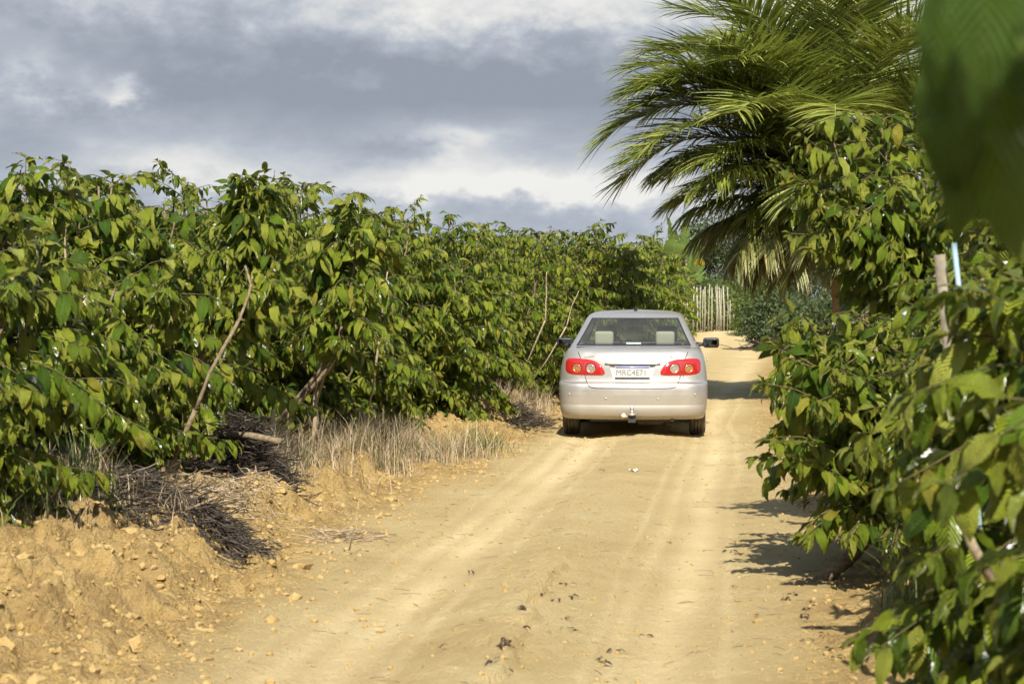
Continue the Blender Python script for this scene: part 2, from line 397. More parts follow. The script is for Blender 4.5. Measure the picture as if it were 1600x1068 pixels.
def leaves_mesh(name, P, D, U, L, Wd, young, m, tpl=COF):
    """place leaf templates: P position, D direction, U rough normal, L length, Wd width factor"""
    T, F, uv = tpl; n = len(P)
    P = np.asarray(P, float); D = np.asarray(D, float); D /= np.linalg.norm(D, axis=1)[:, None]
    U = np.asarray(U, float); Sd = np.cross(U, D); Sd /= np.linalg.norm(Sd, axis=1)[:, None]+1e-9; Un = np.cross(D, Sd)
    L = np.asarray(L, float)[:, None, None]; tv = T[rng.integers(0, len(T), n)]*L
    V = P[:, None, :]+tv[:, :, 0:1]*D[:, None, :]+tv[:, :, 1:2]*np.asarray(Wd)[:, None, None]*Sd[:, None, :]+tv[:, :, 2:3]*Un[:, None, :]
    k = T.shape[1]; FF = (F[None]+(np.arange(n)*k)[:, None, None]).reshape(-1, 4)
    return mesh_np(name, V.reshape(-1, 3), FF, m, True, uv=np.tile(uv, (n, 1)), attr={'young': np.repeat(young, k)})

class Plant:
    def __init__(s, leaf=.20, gap=.062): s.g = Geo(); s.t = Geo(); s.P = []; s.D = []; s.U = []; s.L = []; s.W = []; s.Y = []; s.leaf = leaf; s.gap = gap*.80
    def leafp(s, p, d, up, L, w=1, y=0): s.P.append(p); s.D.append(d); s.U.append(up); s.L.append(L); s.W.append(w); s.Y.append(y)
    def branch(s, pts, r0=.006, bare=.3, young=0, dens=1, tipfan=True):
        P = np.asarray(pts, float); seg = np.linalg.norm(np.diff(P, axis=0), axis=1); cum = np.concatenate([[0], np.cumsum(seg)]); tot = cum[-1]
        s.t.tube(P, np.linspace(r0, r0*.35, len(P)), 4, cap=False)
        Q = np.cumsum(s.gap*rng.uniform(.7, 1.35, int(tot/s.gap*1.6)+3))-s.gap+bare*tot; Q = Q[Q < tot]; m = len(Q)
        p = np.stack([np.interp(Q, cum, P[:, i]) for i in range(3)], 1); k = np.clip(np.searchsorted(cum, Q), 1, len(P)-1); t = P[k]-P[k-1]; t /= np.linalg.norm(t, axis=1)[:, None]+1e-9
        sd = np.stack([t[:, 1], -t[:, 0], 0*t[:, 0]], 1); sd /= np.linalg.norm(sd, axis=1)[:, None]+1e-9; fr = Q/tot; Ls = s.leaf*np.where(fr < .8, 1, 1-.45*(fr-.8)/.2)
        for sg in (-1, 1):
            ok = rng.random(m) < .92*dens
            d = sg*sd*rng.uniform(.35, 1.0, (m, 1))+t*rng.uniform(.1, .8, (m, 1))-np.array([0, 0, 1.])*rng.uniform(0, 1.25, (m, 1))+rng.normal(0, .2, (m, 3))
            up = np.array([0, 0, 1.])+rng.normal(0, .42, (m, 3))+sd*sg*.35
            yv = np.clip(young+(fr-.85)*2.2*rng.random(m)+rng.normal(0, .08, m), 0, 1)
            s.P += list((p+d*.012)[ok]); s.D += list(d[ok]); s.U += list(up[ok]); s.L += list((Ls*rng.uniform(.5, 1.25, m))[ok]); s.W += list(rng.uniform(.85, 1.2, m)[ok]); s.Y += list(yv[ok])
        if m: t = t[-1]
        else: t = (P[-1]-P[0])/tot
        if tipfan:
            for k in range(3):
                a = rng.random()*6.28; d = t*.9+np.array([math.cos(a)*.6, math.sin(a)*.6, rng.uniform(-.5, .5)])
                s.leafp(P[-1], d, np.array([0, 0, 1.])+rng.normal(0, .3, 3), s.leaf*rng.uniform(.4, .75), 1, min(1, .35+young+.4*rng.random()))
    def stem(s, pts, r0, r1, z0=.25, lat=(.35, .75), step=.085, topy=.25, dens=1, pair=2, shape=None, sides=7):
        P = np.asarray(pts, float); n = max(len(P)*4, 10); t = np.linspace(0, len(P)-1, n)
        P = np.stack([np.interp(t, np.arange(len(P)), P[:, i]) for i in range(3)], 1)
        P[1:-1] += rng.normal(0, .012, (n-2, 3))*[1, 1, .2]
        s.g.tube(P, np.linspace(r0, r1, n), sides, rough=.2)
        seg = np.linalg.norm(np.diff(P, axis=0), axis=1); cum = np.concatenate([[0], np.cumsum(seg)]); tot = cum[-1]
        q = z0*tot; a = rng.random()*6.28
        while q < tot:
            p = np.array([np.interp(q, cum, P[:, i]) for i in range(3)]); f = q/tot; g = (f-z0)/(1-z0)
            l = (lat[0]+(lat[1]-lat[0])*(math.sin(math.pi*min(1, .18+.9*g))**.7 if shape is None else shape(g)))
            a += 1.57+rng.normal(0, .4)
            for k in range(pair):
                if rng.random() > .93*dens: continue
                s.lateral(p, a+k*math.pi*2/pair+rng.normal(0, .25), l*rng.uniform(.6, 1.25), rise=rng.uniform(-.05, .55)+.45*max(0, g-.7)/.3, young=topy*max(0, g-.55)/.45)
            q += step*rng.uniform(.7, 1.3)
        for k in range(6):
            b = rng.random()*6.28; s.leafp(P[-1], np.array([math.cos(b), math.sin(b), rng.uniform(.1, 1.2)]), np.array([0, 0, 1.])+rng.normal(0, .25, 3), s.leaf*rng.uniform(.45, .8), 1, min(1, topy+.4))
    def lateral(s, p, a, l, rise=.3, young=0, sag=None, bare=None, dens=1):
        d = np.array([math.cos(a), math.sin(a), 0]); n = 6; sag = rng.uniform(.15, .65) if sag is None else sag
        t = np.linspace(0, 1, n)[:, None]; pts = p+d*l*t+np.array([0, 0, 1.])*(rise*l*t-sag*l*t**2.2)
        pts = pts+rng.normal(0, .008, pts.shape); s.branch(pts, .0055, rng.uniform(.08, .35) if bare is None else bare, young, dens)
    def meshes(s, name, lm=None, bm=None, tpl=None):
        k = s.g.join(s.t); me = s.g.mesh(name+'_stems', [bm or BARK, TWIG]); mi = np.zeros(len(me.polygons), np.int32); mi[k:] = 1; me.polygons.foreach_set('material_index', mi)
        return (leaves_mesh(name+'_foliage', s.P, s.D, s.U, s.L, s.W, np.array(s.Y), lm or LEAF, tpl or COF), me)

def place(name, meshes, loc, rz, label, group, sc=1.0, cat='coffee bush', parts=('foliage', 'trunk')):
    o = empty(name, loc, rz); o.scale = (sc, sc, sc) if not isinstance(sc, tuple) else sc
    for p, me in zip(parts, meshes): put(p, me, o)
    return tag(o, label, cat, group)

def coffee(seed, h=2.4, nst=4, spread=.55, lat=(.35,.8), leaf=.215, z0=.12, step=.085, tpl=None, gap=.062, skirt=10):
    global rng; rng = np.random.default_rng(seed); p = Plant(leaf, gap)
    for k in range(nst):
        a = k/nst*6.28+rng.normal(0, .4); rr = spread*rng.uniform(.6, 1.3); hh = h*rng.uniform(.80, 1.04)
        b = np.array([math.cos(a), math.sin(a), 0]); base = b*.07
        pts = [base, base+b*rr*.45+[0, 0, hh*.3], base+b*rr*.85+[0, 0, hh*.65], base+b*rr*1.0+[0, 0, hh]]
        p.stem(pts, rng.uniform(.020, .032), .008, z0, lat, step)
    for k in range(skirt):       # low branches hanging to the ground
        a = rng.random()*6.28; p.lateral(np.array([0, 0, rng.uniform(.3, .8)]), a, rng.uniform(.7, 1.15), rise=.25, sag=rng.uniform(.4, .7), bare=.3)
    return p.meshes('coffee%d' % seed, tpl=tpl)

VAR = [coffee(101, 2.35, 5, .6, leaf=.175, gap=.053, step=.075), coffee(102, 2.5, 5, .65, leaf=.175, gap=.053, step=.075), coffee(103, 2.2, 5, .7, leaf=.175, gap=.053, step=.075), coffee(104, 2.4, 5, .55, leaf=.175, gap=.053, step=.075)]
LOW = [coffee(111, 1.75, 6, .68, (.4,.8), .185, .05, .078, None, .054, 24), coffee(112, 1.6, 6, .7, (.4,.85), .185, .05, .078, None, .054, 24)]
MID = [coffee(131, 2.35, 6, .65, (.35,.75), .14, .1, .08, COF_LO, .048, 14), coffee(132, 2.45, 6, .7, (.35,.8), .14, .1, .08, COF_LO, .048, 14), coffee(133, 2.3, 6, .7, (.35,.8), .14, .1, .08, COF_LO, .048, 14)]
MLOW = [coffee(141, 1.6, 6, .7, (.4,.8), .15, .04, .08, COF_LO, .048, 24)]
rng = np.random.default_rng(5)
GA = 'coffee bushes of the front row left of the road'
row = [ # x, y, variant, scale, label
 (-3.55, 11.8, LOW[0], .95, 'low leafy coffee bush nearest the camera at the left edge behind the soil heap'),
 (-3.85, 13.8, LOW[1], 1.05, 'broad low coffee bush overhanging the twig litter, second along the left bank'),
 (-4.7, 15.4, VAR[1], 1.0, 'tallest coffee bush at the far left edge, its top against the clouds'),
 (-3.35, 15.3, LOW[0], 1.0, 'glossy coffee bush hanging over the dark brush pile with a leaning bare stem in it'),
 (-3.9, 17.7, VAR[0], 1.05, 'upright coffee bush standing behind the dark brush piles'),
 (-3.15, 18.3, LOW[1], 1.0, 'low coffee bush at the left end of the dry grass strip'),
 (-2.65, 20.9, MID[1], 1.05, 'coffee bush with slanting pale stems behind the dry grass'),
 (-2.0, 22.2, MLOW[0], 1.05, 'low dark coffee bush rising from the middle of the dry grass'),
 (-1.9, 24.6, MID[0], .99, 'coffee bush with thin upright pale stems behind the dry grass'),
 (-1.2, 25.4, MLOW[0], 1.1, 'low glossy coffee bush at the right end of the dry grass'),
 (-.95, 28.2, MID[2], 1.02, 'coffee bush left of the car above the twig strewn bank'),
 (-.3, 30.8, MID[1], 1.0, 'coffee bush just left of the car door mirror'),
 (.45, 33.4, MID[0], 1.07, 'coffee bush hidden partly by the left rear corner of the car'),
 (1.05, 36.5, MID[1], 1.06, 'coffee bush right behind the left half of the car roof'),
 (1.6, 40, MID[0], 1.14, 'coffee bush behind the middle of the car roof'),
 (2.15, 44, MID[2], 1.17, 'coffee bush behind the right half of the car roof'),
 (2.65, 48, MID[1], 1.1, 'last full coffee bush of the row before the banana plant'),
 (3.1, 52, MID[0], 1.12, 'coffee bush just in front of the banana plant at the end of the row')]
PL = {}
for i, (x, y, v, s, lb) in enumerate(row):
    PL[i] = place('coffee_bush', v, (x, y, gz(x, y)-.03), 1.3+i*2.1, lb, GA, s)
rx = [r[0] for r in row if r[2] not in LOW+MLOW]; ry = [r[1] for r in row if r[2] not in LOW+MLOW]
ORD = ['first','second','third','fourth','fifth','sixth','seventh','eighth','ninth','tenth','eleventh','twelfth','thirteenth','fourteenth','fifteenth','sixteenth','seventeenth','eighteenth','nineteenth','twentieth']
for k in range(1, 6):            # the rows of the field behind; only their tops show
    y = 16.0+k*.6; num = 0
    while y < 74:
        x = np.interp(y, ry, rx)-2.5*k+rng.normal(0, .15)+(max(0, y-52)*.12)
        if x > -.245*y-.9:
            near_ = k == 1 and y < 22; s = rng.uniform(.96, 1.06)*(1.0+.02*k)
            lb = 'leafy top of the %s coffee bush from the left, %s row behind the front' % (ORD[min(num, 19)], ORD[k-1]); num += 1
            place('coffee_bush', (VAR if near_ else MID)[rng.integers(0, 4 if near_ else 3)], (x, y, .1), rng.random()*6.28, lb, 'coffee bushes of the field rows behind', s)
        y += rng.uniform(2.3, 3.0)*(1+.1*k)
# shoots that stand out above the row against the sky
def shoot(seed, pts, z0, lat, label, n=1, leaf=.2, r=.022, step=.07):
    global rng; rng = np.random.default_rng(seed); p = Plant(leaf)
    base = np.array(pts[0], float)
    for k in range(n): p.stem(np.array(pts)-base+rng.normal(0, .05*k, (len(pts), 3))*[1, 1, .5], r, .008, z0, lat, step)
    return place('coffee_bush', p.meshes('shoot%d' % seed), tuple(base), 0, label, GA)
shoot(201, [(-2.95, 16.6, .3), px(325, 560, 16.4), px(395, 470, 16.4), px(395, 400, 16.6), px(395, 285, 16.6)], .50, (.18,.34), 'tall coffee shoot on a curved bare stem sticking out above the row', 2)
shoot(202, [(-2.3, 19.0, .2), px(525, 560, 18.6), px(550, 440, 18.8), px(565, 312, 18.8)], .50, (.25,.42), 'coffee shoot on a slanting pale stem with a rounded leafy head', 2)
shoot(203, [(-4.6, 17.0, .3), px(100, 480, 17), px(120, 400, 17), px(128, 318, 17)], .55, (.35,.55), 'flat topped coffee shoot left of the tall shoot, sky showing under its leaves', 1)
shoot(204, [(-4.0, 17.6, .3), px(255, 480, 17.6), px(262, 400, 17.6), px(272, 318, 17.6)], .62, (.3,.5), 'flat topped coffee shoot with thin branch tips just left of the tall shoot', 1)
shoot(205, [(-4.3, 14.6, .3), px(-10, 480, 14.6), px(15, 380, 14.6), px(40, 285, 14.6)], .45, (.3,.5), 'bright coffee shoot rising at the far left edge of the field', 2)

# bare pale stems that show in front of the foliage
PALE = bark_mat('pale_bark', (.20,.15,.085), (.42,.34,.22))
for seed, lb, pts, r in [
    (1, 'curved grey brown bare coffee stem leaning in front of the dark foliage', [(305,640,14.0),(330,575,14.0),(372,500,14.1),(395,440,14.2),(385,410,14.3)], .022),
    (2, 'short slanting pale stem in the gap under the rounded leafy head', [(515,475,18.2),(530,430,18.3),(545,390,18.5)], .019),
    (3, 'long pale stem running up to the rounded leafy head', [(505,590,18.2),(535,545,18.2),(555,495,18.3),(565,430,18.6),(563,395,18.8)], .02),
    (4, 'thin straight pale stem right of the rounded leafy head', [(593,525,20),(600,470,20),(605,425,20)], .014),
    (5, 'thin upright pale stem in the dense foliage left of the car', [(852,500,26),(855,460,26),(856,425,26)], .014),
    (6, 'short tilted pale stem among the leaves nearest the car roof', [(885,510,27),(893,480,27),(905,452,27)], .012),
    (7, 'pale stem standing between the top leaves at the left edge', [(103,418,15.5),(103,385,15.5),(104,350,15.5)], .014)]:
    g = Geo(); P = [px(*p) for p in [(q[0], q[1], q[2]+1.0) for q in pts]]; r *= .72; o0 = P[0]; tt_ = np.linspace(0, len(P)-1, 14); PP = np.stack([np.interp(tt_, range(len(P)), [(p-o0)[i] for p in P]) for i in range(3)], 1); PP[1:] += np.cumsum(rng.normal(0, r*.22, (13, 3)), axis=0)
    g.tube(PP, np.linspace(r, r*.55, 14)*(1+.12*rng.normal(size=14)), 9, rough=.22)
    for q in (4, 7, 10): g.tube([PP[q], PP[q]+rng.normal(0, r*2.2, 3)], [r*.45, r*.3], 5)
    # carried down to the ground behind the leaves
    ho = min(PL.values(), key=lambda q: (q.location.x-o0.x+.3)**2+(q.location.y-o0.y-.4)**2); f = Vector((o0.x+.35*(ho.location.x-o0.x), o0.y+.35*(ho.location.y-o0.y)+.3, ho.location.z)); g.tube([f-o0, (f-o0)*.5+Vector((.03,0,.0)), Vector((0,0,0))], [r*1.25, r*1.1, r], 8, rough=.2)
    st = put('stem', g.mesh('bare_stem', PALE if seed > 1 else BARK), ho, o0); st['label'] = lb
    st.matrix_parent_inverse = Matrix.LocRotScale(ho.location, ho.rotation_euler, ho.scale).inverted()

# ------------------------------------------------------------------ right side bushes
GR = 'coffee bushes along the right side of the road'
def right_bushes():
    global rng
    # R1: leaning trunk, low skirt of leaves over the road
    rng = np.random.default_rng(301); p = Plant(.17, .052); o = Vector((1.72, 12.05, gz(1.72, 12.05)-.03))
    def rel(x, y, D): return np.array(px(x, y, D)-o)
    tr = [np.zeros(3), rel(1325,875,12.1), rel(1365,835,12.2), rel(1400,760,12.4)]
    p.g.tube(tr, [.045,.042,.038,.034], 9, rough=.3)
    for tip, h0 in [((1310,560,12.0),0), ((1360,505,12.6),0), ((1255,560,12.3),0), ((1420,560,12.2),0), ((1290,520,13.0),0), ((1450,640,12.0),0), ((1480,520,12.6),0)]:
        b = tr[-1]; e = rel(*tip); p.stem([b, b*.5+e*.5+[-.02,0,.10], e], .018, .006, .22, (.26,.46), .062, .2)
    lows = [((1390,700,12.2),(1290,640,12),(1195,610,11.9)), ((1390,730,12.2),(1290,700,11.9),(1205,690,11.7)), ((1400,760,12.2),(1300,735,11.9),(1185,715,11.8)),
            ((1400,780,12.2),(1320,745,11.8),(1250,720,11.6)), ((1365,835,12.1),(1330,790,11.8),(1262,835,11.6)), ((1400,760,12.2),(1330,680,12),(1240,600,12)),
            ((1400,720,12.2),(1300,590,12),(1215,545,12)), ((1390,780,12.1),(1370,800,11.6),(1330,830,11.4)), ((1400,760,12.2),(1420,780,11.5),(1400,850,11.2)), ((1400,740,12.2),(1340,640,11.7),(1285,650,11.4)), ((1400,720,12.2),(1350,600,11.7),(1300,575,11.4)), ((1400,750,12.2),(1370,700,11.4),(1350,720,11.2)), ((1400,700,12.2),(1260,530,12.4),(1225,500,12.3))]
    for q in lows:
        a, m, e = [rel(*w) for w in q]
        for j in range(2):
            w = rng.normal(0, .05, 3)*j; P = [a, a*.45+m*.55, m+w, m*.5+e*.5+w+[0,0,.02], e+w]
            p.branch(P, .008, .30, .05, 1.0)
    for k in range(9):
        b = tr[-1]+rng.normal(0, .12, 3); p.lateral(b, rng.random()*6.28, rng.uniform(.4, .8), rise=.35)
    place('coffee_bush', p.meshes('right_front', None, BARK), tuple(o), 0, 'sprawling coffee bush on a short leaning trunk hanging over the right road edge', GR)
    # R2: tall shoots behind with big yellow backlit leaves
    rng = np.random.default_rng(302); p = Plant(.165, .055); o = Vector((2.75, 14.8, gz(2.75, 14.8)-.03))
    for e, bs in [((1300,215,14.0),(1425,560,14.4)), ((1375,190,14.2),(1425,560,14.4)), ((1262,300,14),(1415,450,14.3)), ((1405,250,14.6),(1440,560,14.6)), ((1330,330,13.8),(1415,480,14.2)), ((1400,370,14),(1430,600,14.4)), ((1440,215,15),(1450,560,14.8)), ((1352,270,14.5),(1425,500,14.5)), ((1395,300,13.8),(1425,560,14.2))]:
        b = rel(*bs); t = rel(*e); p.g.tube([np.zeros(3), b*.6, b], [.026,.022,.018], 7, cap=False, rough=.2)
        p.stem([b, b*.5+t*.5+[.03,0,.03], t], .014, .005, .36, (.18,.36), .058, .35)
    for q in [((1400,300,14.2),(1300,250,14),(1245,205,13.9)), ((1400,330,14.2),(1290,300,14),(1215,262,13.9)), ((1400,400,14.2),(1320,370,14),(1235,365,13.9)), ((1400,440,14.2),(1340,400,14),(1270,390,13.8)), ((1410,280,14.2),(1320,180,14),(1262,195,13.9))]:
        P = [rel(*w) for w in q]; p.branch([P[0], (P[0]+P[1])/2, P[1], (P[1]+P[2])/2, P[2]], .007, .5, .3)
    for q in range(26):
        b = rel(rng.uniform(1330,1450), rng.uniform(300,640), rng.uniform(13.8,15)); p.lateral(b, rng.random()*6.28, rng.uniform(.25, .45), rise=.3, young=.2)
    place('coffee_bush', p.meshes('right_tall', None, BARK), tuple(o), 0, 'tall open coffee bush with yellow backlit leaves in front of the palm', GR)
    # nearer, out of focus bushes at the right edge
    for sd, (bx, by), rad, labels, zz, L in [(303, (2.45, 9.0), .85, 'out of focus coffee bush at the right edge behind the wooden stake', (.2, 1.75), .19),
                                     (304, (1.86, 6.2), .70, 'blurred coffee bush in front of the stake at the right edge', (.1, 1.62), .18),
                                     (305, (1.56, 4.9), .42, 'strongly blurred coffee bush filling the lower right corner', (.1, 1.30), .19)]:
        rng = np.random.default_rng(sd); p = Plant(L, .058)
        for k in range(8):
            a = k/8*6.28+rng.normal(0, .3); b = np.array([math.cos(a), math.sin(a), 0]); hh = zz[1]*rng.uniform(.8, 1.05)
            p.stem([b*.05, b*rad*.35+[0,0,hh*.45], b*rad*.55+[0,0,hh]], .022, .007, .12, (.25, rad*.75), .075, .2)
        for k in range(14): p.lateral(np.array([0, 0, rng.uniform(.2, .7)]), rng.random()*6.28, rng.uniform(.5, 1.0)*rad*1.2, rise=.3, sag=.5)
        place('coffee_bush', p.meshes('right%d' % sd), (bx, by, gz(bx, by)-.02), rng.random()*6, labels, GR)
    # the bush right beside the camera: trunk outside the frame, one branch hanging into it
    rng = np.random.default_rng(306); p = Plant(.19, .05); o = Vector((.98, 1.75, 0))
    p.g.tube([(0,0,0), (-.03,.0,.8), (-.12,.0,1.5), (-.2,0,2.1)], [.028,.024,.02,.012], 8, rough=.2)
    def rel(x, y, D): return np.array(px(x+15, y, D*1.02)-o)
    p.branch([(-.1,0,1.45), (-.25,0,1.78), rel(1640,30,1.66), rel(1560,-30,1.62), rel(1480,-50,1.6)], .006, .95, 0, tipfan=False)
    for (x, y, D, tx, ty, td, L, w) in [(1500,110,1.65,1462,360,1.66,.14,0.54), (1600,120,1.7,1560,380,1.7,.14,0.61), (1490,20,1.6,1450,330,1.62,.17,0.58), (1560,60,1.66,1500,400,1.60,.19,0.61), (1545,-30,1.58,1490,190,1.5,.13,0.75), (1620,40,1.62,1600,380,1.66,.18,0.68), (1470,-60,1.6,1430,120,1.56,.12,0.61), (1540,100,1.72,1545,420,1.74,.17,0.54), (1600,90,1.7,1560,300,1.7,.15,0.68), (1600,-80,1.6,1640,120,1.5,.15,0.68), (1500,-90,1.75,1470,120,1.8,.15,0.61), (1455,60,1.7,1425,250,1.7,.12,0.54), (1580,-60,1.7,1550,130,1.7,.14,1.), (1530,-80,1.5,1520,100,1.45,.12,0.75)]:
        a = rel(x, y, D); b = rel(tx, ty, td); d = b-a; p.leafp(a, d, np.array([-.25,-1.0,.25])+rng.normal(0,.25,3), L*1.08, w*1.25, 0)
    for k in range(26): p.lateral(np.array([-.05*rng.random(), 0, rng.uniform(.5, 2.0)]), rng.uniform(-1.4, 1.4), rng.uniform(.3, .5), rise=.3)
    p.g.tube([(-.2,0,2.1), (-.3,-.15,2.5), (-.35,-.2,2.9)], [.014,.011,.006], 7, rough=.2)  # unseen upper crown, added to shade the leaves hanging into the frame
    for k in range(4): p.lateral(np.array([-.28+.1*rng.normal(), -.2*rng.random(), rng.uniform(2.1, 2.95)]), rng.random()*6.28, rng.uniform(.4, .75), rise=.25, sag=.35, bare=.05)
    rngs = p.meshes('beside_camera', leaf_mat('shaded_coffee_leaf', [(0,(.06,.13,.02)),(.5,(.11,.20,.03)),(1,(.18,.27,.045))], trans=.35, rough=.3, yellow=2), BARK)  # darker copy of the coffee leaf, with shade put into its colour
    place('coffee_bush', rngs, tuple(o), 0, 'very blurred big coffee leaves hanging into the upper right corner', GR)
    rng = np.random.default_rng(9)
    for x, y, v, lb in [(4.3, 18.4, VAR[3], 'coffee bush hidden behind the tall open bush on the right'), (5.2, 23, VAR[0], 'coffee bush in shade between the right bushes and the palm'), (3.6, 13.4, VAR[2], 'dense coffee bush at the right edge behind the stake'), (2.98, 11.2, VAR[1], 'full coffee bush right of the leaning trunk, behind the irrigation pipe'), (6.6, 29, VAR[1], 'coffee bush on the right verge short of the palm')]:
        place('coffee_bush', v, (x, y, gz(x, y)), rng.random()*6, lb, GR, .95)
right_bushes()

# ------------------------------------------------------------------ stake and pipe on the right
def pole(name, P, r, m, label, cat, group=None, sides=8, rough=.1):
    g = Geo(); o = Vector(P[0]); g.tube([Vector(q)-o for q in P], r, sides, rough=rough); return tag(put(name, g.mesh(name, m), None, o), label, cat, group)
STAKE = bark_mat('weathered_wood', (.13,.11,.075), (.29,.25,.18), 18)
a, b = px(1468, 398, 7.6), px(1510, 800, 7.6); d = (b-a)/(b.z-a.z); g0 = a+d*(gz(b.x, 7.6)-a.z)
pole('wooden_stake', [g0, b, (a+b)/2, a], [.023,.022,.022,.021], STAKE, 'leaning grey wooden stake beside the pale irrigation pipe', 'stake')
PIPE = mat('pale_pipe', (.26,.37,.42), .45)
a, b = px(1490, 380, 7.5), px(1530, 800, 7.5); d = (b-a)/(b.z-a.z); g0 = a+d*(gz(b.x, 7.5)-a.z)
pole('irrigation_pipe', [g0, b, (a+b)/2+Vector((.01,0,0)), a], .0095, PIPE, 'thin pale blue irrigation pipe running up beside the leaning stake', 'pipe', rough=0)
pole('bare_branch', [px(1550,905,5.6), px(1520,850,5.6), px(1482,765,5.6)], [.014,.013,.011], PALE, 'short bare tan branch slanting in front of the right bushes', 'branch', rough=.2)

